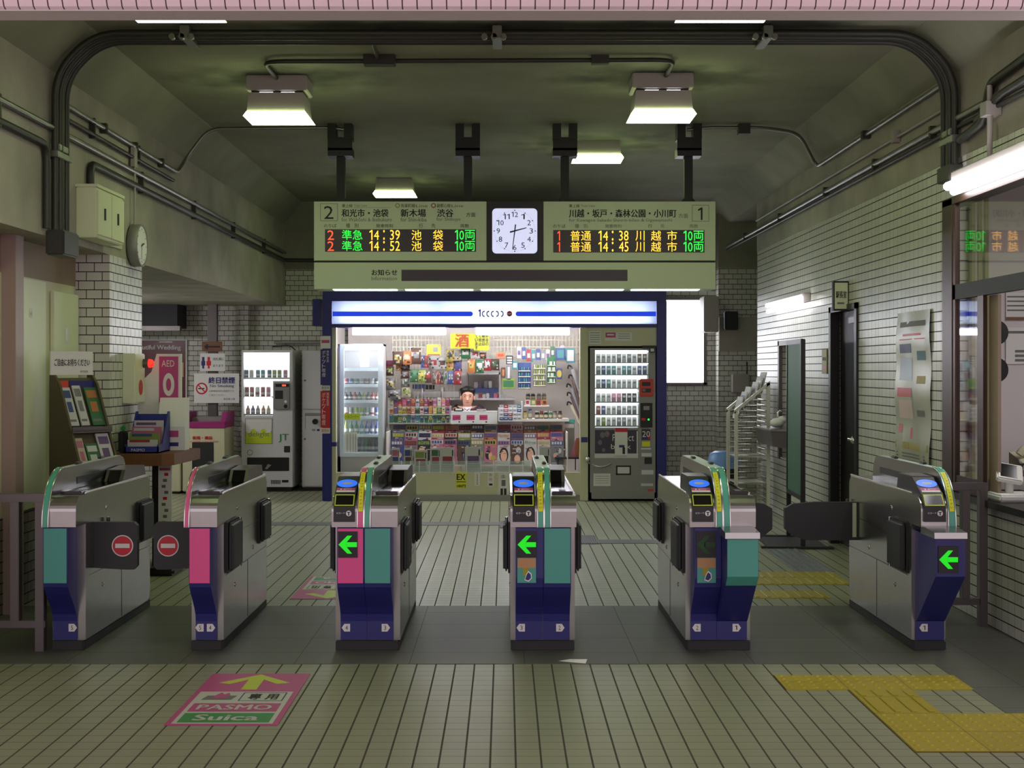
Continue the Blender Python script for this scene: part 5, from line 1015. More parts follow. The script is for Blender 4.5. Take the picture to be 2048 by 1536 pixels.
for r, m in (((1284, 883, 1300, 893), 'yellow_label'), ((1282, 896, 1302, 899), 'machine_white'), ((1283, 906, 1303, 913), 'machine_white'), ((1283, 940, 1307, 949), 'machine_white'), ((1282, 967, 1306, 972), 'machine_white'), ((1187, 947, 1221, 972), 'paper'), ((1296, 978, 1307, 983), 'no_entry2')):
    b = MB(); b.rect(*r, YC-.002, m)
    if m == 'paper':
        for i in range(4): b.rect(1190, 952+i*4.5, 1218, 953+i*4.5, YC-.003, 'paper_line')
    b.build('sticker', t)
b = MB(); b.pbox(1289, 915, 1304, 928, YC-.01, YC, 'black', .003); b.rect(1293, 919, 1300, 925, YC-.011, 'rubber'); b.build('coin_return', t)
b = MB(); frame(b, 1232, 931, 1262, 950, 'black', YC-.003, 3); b.rect(1234, 933.5, 1260, 947.5, YC-.002, 'machine_white'); b.build('pickup_flap', t)
b = MB(); pts = [(PX(1174+i*6, YC), YC-.03-.05*math.sin(math.pi*i/8), PZ(923+10*math.sin(math.pi*i/9), YC)) for i in range(9)]; b.tube(pts, .012, 'steel', 8); b.ball((PX(1175, YC), YC-.04, PZ(918, YC)), .03, 'steel_bright'); b.build('lock_chain', t)
notice('paper notices in a row above the cigarette machine', 1178, 662, 1202, 688, YK, 'paper', [((1180, 665+i*4.5, 1200, 666.5+i*4.5), 'paper_line') for i in range(5)])
notice('pink and white card above the cigarette machine', 1210, 664, 1232, 681, YK, 'paper', [((1211, 665, 1231, 675), 'decal_pink'), ((1214, 668, 1228, 671), 'paper')], 'card', .003, 'card')
notice('white lettered strip above the cigarette machine, right one', 1233, 665, 1264, 682, YK, 'paper', [((1236, 667+i*4.5, 1260, 668.4+i*4.5), 'paper_line') for i in range(3)])
b = MB(); b.pbox(1285, 691, 1312, 697, YC-.06, YC, 'black', .003); b.pbox(1299, 695, 1310, 705, YC-.05, YC-.04, 'black'); b.rect(1301, 697, 1308, 703, YC-.051, 'paper'); tag(b.build('sign_hood'), 'black hood with a small notice at the top right of the cigarette machine', 'hood')

# ------------------------------------------------------------------ clerk behind the counter
p = thing('person', 'kiosk clerk in dark vest and white shirt sitting behind the counter', 'person', (PX(934, 16.75), 16.75, 0))
def skin_mesh(verts, edges, radii, sub=2):
    me = bpy.data.meshes.new('s'); me.from_pydata(verts, edges, []); o = bpy.data.objects.new('s', me); COL.objects.link(o)
    md = o.modifiers.new('k', 'SKIN'); o.modifiers.new('u', 'SUBSURF').levels = sub
    for i, r in enumerate(radii): r = (r, r) if isinstance(r, (int, float)) else r; me.skin_vertices[0].data[i].radius = r
    me.skin_vertices[0].data[0].use_root = True
    dg = bpy.context.evaluated_depsgraph_get(); em = bpy.data.meshes.new_from_object(o.evaluated_get(dg))
    out = ([v.co.copy() for v in em.vertices], [tuple(f.vertices) for f in em.polygons]); bpy.data.objects.remove(o); bpy.data.meshes.remove(me); bpy.data.meshes.remove(em); return out
px_, py_ = PX(934, 16.75), 16.75
def L(x, y, z): return (px_+x, py_+y, z)
V_ = [L(0, .05, .52), L(0, .04, .66), L(0, .03, .80), L(0, .01, .995), L(0, -.005, 1.055), L(0, -.02, 1.08), L(.005, -.03, 1.10), L(.01, -.035, 1.16), L(.01, -.03, 1.23), L(.01, -.02, 1.28)]
Rr = [(.16, .12), (.15, .11), (.165, .115), (.15, .10), (.075, .07), (.052, .052), (.056, .06), (.075, .085), (.083, .095), (.06, .07)]
E_ = [(i, i+1) for i in range(9)]
for s in (-1, 1):
    q = len(V_); V_ += [L(s*.14, .0, 1.03), L(s*.20, -.03, 1.015), L(s*.245, -.10, .82), L(s*.22, -.22, .74), L(s*.12, -.36, 1.05-.28), L(s*.09, -.42, .775)]
    Rr += [.075, .062, .05, .044, .032, .03]; E_ += [(3, q)]+[(q+i, q+i+1) for i in range(5)]
    q = len(V_); V_ += [L(s*.10, -.02, .50), L(s*.12, -.38, .50), L(s*.12, -.36, .12), L(s*.12, -.44, .05)]; Rr += [.09, .075, .055, .045]; E_ += [(0, q), (q, q+1), (q+1, q+2), (q+2, q+3)]
vs, fs = skin_mesh(V_, E_, Rr)
b = MB(); b.add(vs, fs, 'skin', True)
for s in (-1, 1):                                  # ears, brows of the eye sockets, hands with fingers
    b.ball(L(.01+s*.083, -.02, 1.185), (.014, .022, .034), 'skin', 10, 6)
    for f in range(4): b.tube([L(s*(.075+f*.014), -.43, .782), L(s*(.07+f*.013), -.475-.006*(f in (1, 2)), .785), L(s*(.068+f*.012), -.505-.01*(f in (1, 2)), .772)], .0085, 'skin', 7)
    b.tube([L(s*.06, -.42, .785), L(s*.042, -.455, .79), L(s*.042, -.48, .785)], .009, 'skin', 7)
b.prism([(py_-.118, 1.205), (py_-.152, 1.165), (py_-.118, 1.155)], 'x', px_-.002, px_+.022, 'skin')
b.build('body', p)
for s in (-1, 1):
    b = MB(); c = L(.01+s*.034, -.112, 1.205); b.ball(c, (.011, .007, .0055), 'white', 10, 6); b.ball((c[0], c[1]-.005, c[2]), (.007, .005, .007), 'ink', 8, 6); b.build('eye', p)
    b = MB(); b.box(px_+.01+s*.034-.018, px_+.01+s*.034+.018, py_-.122, py_-.112, 1.225, 1.231, 'hair'); b.build('eyebrow', p)
b = MB(); b.box(px_-.014, px_+.034, py_-.124, py_-.112, 1.128, 1.136, 'lip', .003); mat('lip', (180, 100, 96), .5); b.build('mouth', p)
b = MB(); b.ball(L(.01, .006, 1.262), (.094, .104, .078), 'hair', 16, 10); b.ball(L(.01, .03, 1.20), (.092, .09, .09), 'hair', 16, 10); b.ball(L(-.035, -.072, 1.29), (.058, .045, .03), 'hair', 12, 8); b.ball(L(.055, -.066, 1.288), (.05, .045, .028), 'hair', 12, 8); b.build('hair', p)
vs, fs = skin_mesh([V_[0], V_[1], V_[2], V_[3], L(0, -.0, 1.035)]+V_[10:14]+V_[20:24], [(0, 1), (1, 2), (2, 3), (3, 4), (3, 5), (5, 6), (6, 7), (7, 8), (3, 9), (9, 10), (10, 11), (11, 12)], [tuple(r*1.09 for r in x) for x in Rr[:4]]+[(.10, .085), .084, .07, .058, .052, .084, .07, .058, .052])
b = MB(); b.add(vs, fs, 'vest', True); b.box(px_-.14, px_-.08, py_-.125, py_-.115, .975, .995, 'paper'); b.build('jacket', p)
b = MB()
b.prism([(px_-.055, 1.075), (px_+.005, .97), (px_+.06, 1.075), (px_+.0, 1.02)], 'y', py_-.145, py_-.10, 'shirt'); b.lathe([(.066, 0), (.062, .05), (.056, .05)], L(.002, -.015, 1.03), 'shirt', 14); b.build('shirt_collar', p)
b = MB(); b.cyl((px_, py_+.05, 0), (px_, py_+.05, .30), .03, 'steel', 10); b.lathe([(.2, 0), (.2, .02)], (px_, py_+.05, 0), 'black', 16); b.lathe([(.17, .28), (.18, .30), (.17, .335)], (px_, py_+.05, 0), 'black', 16); tag(b.build('stool'), 'black stool under the kiosk clerk', 'stool')
# ------------------------------------------------------------------ drinks vending machine in the side passage
YJ = 16.9
t = thing('drinks_machine', 'white drinks vending machine with lit display and green letters beside the kiosk', 'vending machine', (PX(534, YJ), 17.2, 0))
wm = 'machine_white'; b = MB()
X0, X1 = PX(483, YJ), PX(585, YJ)
b.box(X0, X1, YJ+.15, 17.6, .05, PZ(700, YJ), wm, .006); b.pbox(483, 700, 487, 974, YJ, YJ+.15, wm); b.pbox(579, 700, 585, 974, YJ, YJ+.15, wm); b.pbox(487, 700, 579, 705, YJ, YJ+.15, wm); b.pbox(546, 762, 579, 974, YJ, YJ+.15, wm); b.pbox(487, 832, 546, 974, YJ, YJ+.15, wm)
b.box(X0+.02, X1-.02, YJ+.04, 17.55, 0, .06, 'black'); b.build('cabinet', t)
b = MB(); b.box(PX(487, YJ), PX(579, YJ), YJ+.135, YJ+.14, PZ(832, YJ), PZ(705, YJ), 'machine_glow'); b.build('lit_back_panel', t)
b = MB(); b.pbox(486, 704, 581, 833, YJ+.002, YJ+.006, 'clear_glass'); b.build('window', t)
for yy, xe, row, hh in ((755, 579, [('blue', 493), ('cream', 503), ('teal', 516), ('teal', 526), ('blue', 539), ('lime', 549), ('lime', 559), ('pink', 571)], 15), (793, 546, [('red', 494), ('red', 504), ('white', 515), ('red', 526), ('pink', 537)], 19), (828, 546, [('orange', 496), ('purple', 506), ('grey', 516), ('orange', 527), ('yellow', 537)], 17)):
    b = MB(); b.pbox(487, yy, xe, yy+3, YJ+.02, YJ+.135, 'machine_grey'); sh = b.build('shelf', t); n = len(row)
    b = MB(); b.pbox(489, yy-(34 if yy > 760 else 47), xe-2, yy-(32 if yy > 760 else 45), YJ+.02, YJ+.03, 'tube_slim'); b.build('strip_light', sh)
    for i, (c, x) in enumerate(row):
        Y = YJ+.07; X, Zb, h = PX(x, Y), PZ(yy-.2, Y), hh*Y/F; q = MB(); r = .027
        if yy > 800: q.lathe([(r, 0), (r, h*.55), (r*.45, h*.8), (r*.4, h*.95), (r*.45, h)], (X, Y, Zb), pc(c), 10)
        else: q.lathe([(r*.9, 0), (r, h*.06), (r, h*.92), (r*.85, h)], (X, Y, Zb), pc(c), 10)
        q.lathe([(r*1.02, h*.2), (r*1.02, h*.45)], (X, Y, Zb), pc('white' if c != 'white' else 'red'), 10)
        tag(q.build('drink_bottle' if yy > 800 else 'drink_can'), f'{c} sample {"bottle" if yy > 800 else "can"}, {nth(i, n)} on the {"top" if yy < 760 else "middle" if yy < 800 else "bottom"} shelf of the white drinks machine', 'drink', 'samples in the drinks machine')
b = MB(); b.pbox(547, 765, 580, 820, YJ-.03, YJ, 'machine_grey', .012); b.rect(551, 768, 578, 774, YJ-.031, 'black'); b.rect(564, 769, 572, 772.5, YJ-.032, 'led_red'); b.rect(550, 781, 566, 798, YJ-.031, 'rubber'); b.disc((PX(572, YJ), YJ-.031, PZ(812.5, YJ)), UX, UZ, .024, .024, 'black', 16); b.disc((PX(572, YJ), YJ-.031, PZ(803, YJ)), UX, UZ, .018, .018, 'paper', 16); b.build('coin_panel', t)
b = MB(); b.pbox(490, 837, 545, 888, YJ-.006, YJ, 'machine_grey'); b.rect(491.5, 838, 543.5, 864, YJ-.007, 'paper'); b.rect(491.5, 862, 543.5, 887, YJ-.007, 'decal_yellow')
for i in range(5): b.disc((PX(497+i*10, YJ), YJ-.0075, PZ(862, YJ)), UX, UZ, .034, .025, 'decal_yellow' if i % 2 else 'paper', 14)
b.T('delight', 'ink_grey', 497, 863, 539, 876, YJ-.006); b.build('advert_panel', t)
b = MB(); b.T('JT', 'decal_green', 557, 868, 577, 885, YJ-.001); b.T('JT', 'decal_green', 557.7, 868, 577.7, 885, YJ-.0013); b.build('lettering', t); b = MB(); b.disc((PX(500, YJ), YJ-.002, PZ(905, YJ)), UX, UZ, .036, .036, 'decal_green', 20); b.disc((PX(500, YJ), YJ-.0025, PZ(905, YJ)), UX, UZ, .029, .029, wm, 20); b.build('recycling_mark', t)
b = MB(); b.pbox(568, 892, 580, 905, YJ-.006, YJ, 'rubber', .003); b.build('coin_return', t)
b = MB(); b.pbox(494, 915, 578, 942, YJ-.008, YJ, 'black', .006); b.poly([(PX(530, YJ), YJ-.009, PZ(938, YJ)), (PX(536, YJ), YJ-.009, PZ(928, YJ)), (PX(543, YJ), YJ-.009, PZ(930, YJ)), (PX(535, YJ), YJ-.009, PZ(938, YJ))], 'machine_grey'); b.build('pickup_flap', t)
b = MB()
for i in range(9): b.rect(542+i*2.2, 960, 543.2+i*2.2, 968, YJ-.002, 'ink')
b.rect(564, 960, 577, 965, YJ-.002, 'ink'); b.build('vent_grille', t)
b = MB()
for i, ch in enumerate('おいしいのみもの'): b.text(ch, 'gate_blue', (X1+.002, YJ+.3, PZ(735+i*14, YJ+.3)), UY, UZ, .09, .055)
b.build('side_lettering', t)
t = thing('storage_cabinet', 'tall plain white cabinet with a black round knob between drinks machine and kiosk', 'cabinet', (PX(625, 17.0), 17.3, 0))
b = MB(); b.box(PX(604, 17.0), PX(648, 17.0), 17.02, 17.65, .05, PZ(701, 17.0), wm); b.box(PX(605, 17.0), PX(648, 17.0), 17.05, 17.6, 0, .06, 'black'); b.build('body', t)
for y0, y1 in ((701, 818), (820, 972)):
    b = MB(); b.pbox(604, y0, 648, y1, 17.0, 17.02, wm, .004); d = b.build('door', t)
    b = MB(); b.cyl((PX(610, 17), 17.0, PZ(y0+60 if y0 < 800 else 878, 17)), (PX(610, 17), 16.99, PZ(y0+60 if y0 < 800 else 878, 17)), .012, 'steel_matte', 10); b.build('lock', d)
    if y0 > 800:
        b = MB(); b.rect(610, 826, 646, 858, 16.998, 'machine_grey'); b.rect(611, 832, 645, 858, 16.997, wm); b.build('recess', d)
        b = MB(); c = Vector((PX(631, 17), 16.995, PZ(843, 17))); b.cyl(c, c-UY*.04, .036, 'black', 16); b.build('knob', d)
        b = MB(); b.rect(624, 858, 631, 862, 16.9975, 'paper_line'); b.rect(634, 858, 639, 862, 16.9975, 'gate_blue'); b.build('label', d)

# ------------------------------------------------------------------ side passage: bins, poster, signs
def bin_(x0, x1, y0, y1, label, lid, words=True):
    Y = 16.6; t = thing('recycling_bin', label, 'bin', (PX((x0+x1)/2, Y), Y+.25, 0))
    b = MB(); X0, X1 = PX(x0, Y), PX(x1, Y); zt = PZ(y0+22, Y)
    b.box(X0, X1, Y, Y+.55, .03, zt, 'kiosk_beige', .008); b.box(X0+.02, X1-.02, Y+.02, Y+.5, 0, .04, 'black'); b.build('body', t)
    b = MB(); b.box(X0-.005, X1+.005, Y-.006, Y+.55, zt-.03, zt+.05, lid, .006)
    for xs in (X0-.005, X1-.055): b.prism([(Y, zt+.04), (Y+.1, zt+.17), (Y+.55, zt+.17), (Y+.55, zt+.04)], 'x', xs, xs+.06, lid)
    b.box(X0+.06, X1-.06, Y+.25, Y+.54, zt+.05, zt+.10, 'machine_grey'); b.build('lid', t)
    b = MB(); b.box(X0+.12, X1-.14, Y-.006, Y+.002, .18, zt-.2, 'rubber', .005); b.build('window', t)
    if words:
        b = MB(); b.T('*新聞・雑誌', 'no_entry', x0+20, y0+42, x0+60, y0+49, Y-.002); b.T('NEWSPAPERS & MAGAZINES', 'no_entry2', x0+8, y0+52, x0+72, y0+55, Y-.002); b.build('lettering', t)
bin_(365, 450, 830, 985, 'beige recycling bin with purple lid and red lettering', 'lid_purple') if mat('lid_purple', (150, 40, 110), .45) else 0
bin_(318, 361, 832, 985, 'beige recycling bin with purple lid, partly hidden left of the lettered bin', 'lid_purple', False)
notice('dark red wedding poster in a white frame on the passage wall', 262, 679, 374, 862, 17.69, 'paper', [((264, 681, 371, 860), 'poster_red'), ('*Beautiful Wedding', 'paper', (266, 690, 362, 702)), ((333, 725, 367, 754), 'poster_photo'), ((318, 683, 345, 685), 'paper')]+[((330, 764+i*12, 330+w_, 765.5+i*12), 'paper') for i, w_ in enumerate((26, 14, 34, 10, 24, 16, 30))], 'poster', .02, 'poster') if mat('poster_red', (96, 34, 44), .35) and mat('poster_photo', (206, 160, 110), .5) else 0
b = MB(); b.box(-5.4, PX(362, 17.4), 17.2, 17.7, 2.08, 2.38, 'rubber'); b.box(-5.4, PX(365, 17.3), 17.15, 17.25, 2.04, 2.10, 'steel_matte'); struct('trim_4', b)
t = thing('sign_post', 'grey square pole carrying an arrow sign in front of the passage wall', 'post', (PX(425, 16.55+.62), 17.2, 0))
b = MB(); b.box(PX(416, 17.2), PX(434, 17.2), 17.18, 17.28, 0, 2.38, 'steel_matte'); b.build('pole', t)
def psign(name, label, x0, y0, x1, y1, m, items): return notice(label, x0, y0, x1, y1, 17.16, m, items, name, .015, 'sign')
o = psign('arrow_sign', 'small brown sign with a black left arrow on the pole above the toilet sign', 404, 683, 444, 703, 'wood_brown', [((414, 692, 440, 695), 'ink'), ((409, 691, 415, 696), 'ink'), ((412, 688.5, 416, 698.5), 'ink')])
o = psign('toilet_sign', 'white toilet sign with blue man and red woman pictograms', 400, 707, 450, 742, 'paper', [((404, 714, 409, 722), 'gate_blue'), ((402.5, 722, 410.5, 731), 'gate_blue'), ((404.5, 731, 408.5, 737), 'gate_blue'), ((415, 714, 420, 722), 'no_entry'), ((413, 722, 422, 731), 'no_entry'), ((415.5, 731, 419.5, 737), 'no_entry'), ('改札横に', 'gate_blue', (426, 715, 448, 721)), ('あります', 'gate_blue', (426, 729, 447, 734))])
o = psign('no_smoking_sign', 'white no smoking sign with red circle and blue lettering', 388, 747, 478, 806, 'paper', [('*終日禁煙', 'gate_blue', (417, 754, 470, 767)), ('No Smoking', 'gate_blue', (420, 769, 468, 776)), ('公衆電話付近は喫煙可です', 'ink_grey', (418, 780, 468, 784)), ('ご協力ください', 'ink_grey', (418, 788, 450, 792)), ('東武東上線', 'gate_blue', (447, 796, 470, 800))])
b = MB(); c = Vector((PX(404, 17.16), 17.142, PZ(777, 17.16))); b.disc(c, UX, UZ, .075, .075, 'no_entry', 28); b.disc(c-UY*.001, UX, UZ, .057, .057, 'paper', 28); b.plate(c+Vector((-.045, -.002, -.008)), UX, UZ, .08, .015, 'ink')
b.poly([c+Vector((-.05, -.003, .042)), c+Vector((-.04, -.003, .052)), c+Vector((.05, -.003, -.042)), c+Vector((.04, -.003, -.052))], 'no_entry'); b.build('no_smoking_symbol', o)
b = MB(); b.tube(fillet([(PX(545, 17.65), 17.66, PZ(693, 17.65)), (PX(580, 17.65), 17.62, PZ(690, 17.65)), (PX(596, 17.65), 17.6, PZ(704, 17.65))], .05), .008, 'conduit_dark'); b.tube([(PX(548, 17.65), 17.66, PZ(685, 17.65)), (PX(645, 17.65), 17.66, PZ(685, 17.65))], .02, 'fixture'); tag(b.build('wall_cable'), 'pale conduit with a dangling cable on the wall above the drinks machine', 'cable')

# ------------------------------------------------------------------ leaflet rack, counter table and what stands on it
t = thing('leaflet_rack', 'leaning brown leaflet rack with two shelves of brochures and a white header sign', 'rack', (-3.06, 9.0, 0), rz=math.radians(50))
mat('rack_brown', (84, 76, 54), .6)
side = [(0, 0), (0, 1.50), (-.06, 1.50), (-.12, 1.44), (-.40, .82), (-.42, .70), (-.42, 0)]
for x in (0, .285):
    b = MB(); b.prism(side, 'x', x, x+.015, 'rack_brown'); b.build('side_panel', t, True)
b = MB(); b.prism([(-.02, .02), (-.02, 1.48), (-.05, 1.48), (-.36, .82), (-.38, .02)], 'x', .015, .285, 'rack_brown'); b.build('back_panel', t, True)
def onface(s, d=0): # point along the slanted face, s in 0..1 from the bottom
    return (-.365+.305*s-d*.9, .83+.63*s-d*.42)
for s in (.0, .47):
    y, z = onface(s); b = MB(); b.box(.0, .30, y-.06, y+.02, z-.01, z+.006, 'steel_matte'); b.box(.0, .30, y-.06, y-.055, z, z+.03, 'steel_matte'); b.build('shelf', t, True)
b = MB(); b.box(-.02, .30, -.05, -.035, 1.50, 1.66, 'paper'); b.text('*ご自由にお持ちください', 'ink', (.005, -.0515, 1.56), UX, UZ, .27, .05); b.text('東武鉄道', 'ink_grey', (.2, -.0515, 1.515), UX, UZ, .06, .016); b.build('header_sign', t, True)
b = MB(); 
for xa, xb, m in ((.0, .09, 'no_entry2'), (.10, .295, 'gate_blue')): y, z = onface(.97, .012); b.box(xa, xb, y-.004, y, z-.02, z+.025, m)
b.build('rail_label', t, True)
RB = [(.52, .02, .085, .40, 'white', 'blue', 'white brochure with a blue splash'), (.52, .105, .165, .42, 'white', 'grey', 'pale brochure'), (.52, .19, .285, .40, 'green', 'orange', 'green brochure with orange picture'), (.03, .02, .075, .36, 'cream', 'pink', 'narrow cream leaflet'), (.03, .085, .175, .30, 'green', 'white', 'bright green brochure'), (.03, .185, .28, .40, 'white', 'purple', 'white and purple brochure')]
R50 = Matrix.Translation((-3.06, 9.0, 0)) @ Matrix.Rotation(math.radians(50), 4, 'Z')
for i, (s, xa, xb, h, c1, c2, lb) in enumerate(RB):
    y0, z0 = onface(s, .012); y1, z1 = onface(s+h, .012); th = .012; b = MB(); A = Vector((0, y1-y0, z1-z0)); n = Vector((0, -A.z, A.y)).normalized()
    P = [Vector((x, y0, z0+.006))+A*v+n*d for d in (0, th) for v in (0, 1) for x in (xa, xb)]
    b.add([R50 @ p for p in P], [(0, 1, 3, 2), (4, 6, 7, 5), (0, 4, 5, 1), (2, 3, 7, 6), (0, 2, 6, 4), (1, 5, 7, 3)], pc(c1))
    for va, vb, xs, xe, m in ((.72, .92, .1, .9, pc(c2)), (.35, .62, .2, .75, pc(c2)), (.1, .16, .1, .8, 'ink_grey')):
        b.add([R50 @ (Vector((xa+(xb-xa)*q, y0, z0+.006))+A*v+n*(th+.001)) for q, v in ((xs, va), (xe, va), (xe, vb), (xs, vb))], [(0, 1, 2, 3)], m)
    tag(b.build('brochure'), f'{lb} on the {"upper" if s > .3 else "lower"} shelf of the leaflet rack', 'brochure', 'brochures in the leaflet rack')
t = thing('counter_table', 'small brown topped table on a dark pedestal beside the tiled column', 'table', (-2.66, 10.2, 0))
b = MB(); b.prism([(-2.86, 9.80), (-2.50, 9.76), (-2.43, 9.84), (-2.40, 10.55), (-2.86, 10.6)], 'z', .835, .92, 'wood_brown'); b.build('table_top', t)
b = MB(); b.box(-2.66, -2.60, 10.1, 10.2, .06, .84, 'black'); b.build('pedestal', t)
b = MB(); b.box(-2.80, -2.46, 9.95, 10.35, 0, .06, 'black', .02); b.build('foot', t)
b = MB(); b.box(-2.60, -2.50, 10.05, 10.06, .30, .832, 'paper'); y = 10.0485
for i in range(9): b.plate((-2.575+.01*(i % 3), y, .38+i*.045), UX, UZ, .03, .022, 'ink_grey' if i % 4 else 'no_entry')
b.plate((-2.59, y, .78), UX, UZ, .08, .02, 'decal_pink'); tag(b.build('hanging_notice'), 'long white notice strip hanging from the front of the brown table', 'notice')
mat('box_blue', (40, 48, 130), .45)
b = MB(); b.prism([(9.86, .92), (10.2, .92), (10.2, 1.22), (10.16, 1.22), (9.98, .985), (9.86, .985)], 'x', -2.80, -2.79, 'box_blue'); b.prism([(9.86, .92), (10.2, .92), (10.2, 1.22), (10.16, 1.22), (9.98, .985), (9.86, .985)], 'x', -2.56, -2.55, 'box_blue'); b.box(-2.80, -2.55, 9.86, 9.87, .92, .97, 'box_blue'); b.box(-2.80, -2.55, 9.86, 10.2, .92, .93, 'box_blue'); b.box(-2.80, -2.55, 10.19, 10.2, .92, 1.2, 'box_blue'); b.text('PASMO', 'paper', (-2.75, 9.859, .935), UX, UZ, .1, .02)
tag(b.build('brochure_box'), 'blue card brochure box with sloping sides on the brown table', 'box')
for i in range(4):
    b = MB(); b.box(-2.785, -2.565, 9.885+i*.06, 9.895+i*.06, .935, 1.02+i*.045, pc(('white', 'lime', 'pink', 'white')[i])); b.plate((-2.77, 9.884+i*.06, 1.0+i*.04), UX, UZ, .15, .02, pc(('red', 'blue', 'white', 'purple')[i])); tag(b.build('leaflet'), f'{("front white", "second, lime", "third, pink", "rear white")[i]} leaflet in the blue brochure box on the table', 'leaflet', 'leaflets in the blue box')
b = MB(); b.prism([(10.26, .92), (10.40, .92), (10.40, 1.32), (10.34, 1.32), (10.26, 1.1)], 'x', -2.66, -2.45, 'paper'); b.plate((-2.64, 10.259, .95), UX, UZ, .14, .03, 'gate_blue'); b.plate((-2.62, 10.259, 1.02), UX, UZ, .12, .05, 'decal_pink'); tag(b.build('leaflet_stand'), 'white leaflet stand behind the blue brochure box on the table', 'stand')
b = MB(); b.prism([(-2.865, .92), (-2.53, .92), (-2.53, 1.66), (-2.72, 1.66), (-2.76, 1.52), (-2.865, 1.42)], 'y', 10.46, 10.5, 'paper'); b.plate((-2.70, 10.458, 1.28), UX, UZ, .15, .36, 'decal_pink'); b.plate((-2.69, 10.458, .98), UX, UZ, .13, .24, 'decal_pink'); b.disc((-2.625, 10.457, 1.42), UX, UZ, .045, .09, 'paper', 20); b.disc((-2.625, 10.456, 1.42), UX, UZ, .02, .05, 'decal_pink', 16); b.text('AED', 'paper', (-2.68, 10.457, 1.56), UX, UZ, .1, .05)
tag(b.build('display_board'), 'tall white and pink display card standing at the back of the brown table', 'display')
b = MB(); b.box(-2.86, -2.81, 9.9, 10.0, .92, 1.08, 'black', .01); b.box(-2.85, -2.82, 9.93, 9.97, 1.08, 1.12, 'decal_green', .008); tag(b.build('hand_sanitiser'), 'small dark dispenser beside the blue brochure box on the table', 'dispenser')
t = thing('alarm_box', 'olive box with a glowing red lamp on the lit side of the tiled column', 'alarm', (-2.88, 10.3, 1.35))
b = MB(); b.box(-2.9, -2.80, 10.15, 10.42, 1.28, 1.66, 'door_cream', .006); b.build('box', t)
b = MB(); b.cyl((-2.80, 10.38, 1.585), (-2.76, 10.38, 1.585), .036, 'steel_matte', 14); b.ball((-2.75, 10.38, 1.585), .034, 'red_glow'); b.build('lamp', t)
b = MB(); b.disc((-2.799, 10.3, 1.40), UY, UZ, .06, .06, 'no_entry', 20); b.plate((-2.799, 10.2, 1.3), UY, UZ, .16, .03, 'paper'); b.build('sticker', t)

# ------------------------------------------------------------------ right side
t = thing('brochure_stand', 'white stepped wire rack with sloping sides holding brochures by the right wall', 'rack', (2.6, 14.3, 0))
for y, nm in ((14.0, 'near'), (14.5, 'far')):
    b = MB(); pw = 'steel_white'; mat('steel_white', (216, 216, 200), .35, .3)
    b.box(2.40, 2.435, y, y+.03, 0, 1.10, pw); b.box(2.735, 2.77, y, y+.03, 0, 1.40, pw); b.prism([(2.40, 1.08), (2.77, 1.385), (2.77, 1.42), (2.40, 1.12)], 'y', y, y+.03, pw); b.build('side_frame', t)
for i in range(20):
    z = .18+i*.058; xs = 2.43 if z < 1.1 else 2.43+(z-1.1)*1.2
    if z > 1.36: break
    b = MB(); b.cyl((xs, 14.012, z), (2.74, 14.012, z), .005, 'steel_bright', 6); b.cyl((2.73, 14.012, z), (2.73, 14.51, z), .005, 'steel_bright', 6); b.cyl((xs, 14.51, z), (2.74, 14.51, z), .005, 'steel_bright', 6); b.build('rung', t)
b = MB(); b.box(2.43, 2.74, 14.03, 14.5, .62, .635, 'steel_white'); b.build('tray', t); b = MB(); b.box(2.43, 2.74, 14.03, 14.5, .34, .355, 'steel_white'); b.build('tray', t)
for i in range(6):
    f = i/5; x = 2.44+f*.27; z = 1.02+f*.26; b = MB(); M = Matrix.Translation((x, 14.08+.06*(i % 3), z)) @ Matrix.Rotation(math.radians(14), 4, 'Y')
    b.box(0, .012, 0, .30, 0, .24, 'paper', M=M); b.box(-.001, 0, .03, .27, .12, .20, pc(('white', 'blue', 'white', 'grey', 'white', 'brown')[i]), M=M); b.box(0, .0125, -.001, 0, .02, .06, 'paper_line', M=M)
    tag(b.build('brochure'), f'white brochure in the stepped wire rack, {("lowest", "second step", "third step", "fourth step", "fifth step", "topmost")[i]}', 'brochure', 'brochures in the wire rack')
t = thing('notice_board', 'tall narrow green notice board in a black frame on a flat base', 'board', (2.58, 11.9, 0), rz=math.radians(-3))
b = MB(); b.box(-.012, .012, -.37, .37, .45, 1.76, 'green_board'); b.build('panel', t, True)
b = MB()
for y0, y1, z0, z1 in ((-.40, -.365, .02, 1.80), (.365, .40, .02, 1.80), (-.37, .37, 1.76, 1.80), (-.37, .37, .41, .45)): b.box(-.02, .02, y0, y1, z0, z1, 'black', .004)
b.build('frame', t, True)
b = MB(); b.box(-.36, .26, -.43, -.35, 0, .02, 'rubber', .006); b.box(-.36, .26, .35, .43, 0, .02, 'rubber', .006); b.box(-.3, .22, -.42, .42, 0, .012, 'rubber', .004); b.build('base', t, True)
t = thing('door_sign', 'small black sign box with dark characters sticking out above the black door', 'sign', (2.83, 11.3, 2.03))
b = MB(); b.box(2.77, 2.9, 11.3, 11.36, 2.035, 2.285, 'rubber', .004); b.build('case', t)
b = MB(); b.plate((2.78, 11.298, 2.05), UX, UZ, .11, .22, 'door_cream'); b.text('*駅長室', 'ink', (2.79, 11.2965, 2.14), UX, UZ, .09, .06); b.plate((2.80, 11.2965, 2.09), UX, UZ, .06, .015, 'ink_grey'); b.build('sign_face', t)
b = MB(); ny = 10; nz = 12; y0, y1, z0, z1 = 9.10, 9.88, .86, 1.95   # vinyl covered poster, slightly wavy
def wav(u_, v_): return 2.885-.008*math.sin(9*u_+4*v_)-.006*math.sin(17*v_)
def pos(u_, v_, d=0): return (wav(u_, v_)-d, y1-(y1-y0)*u_, z0+(z1-z0)*v_)
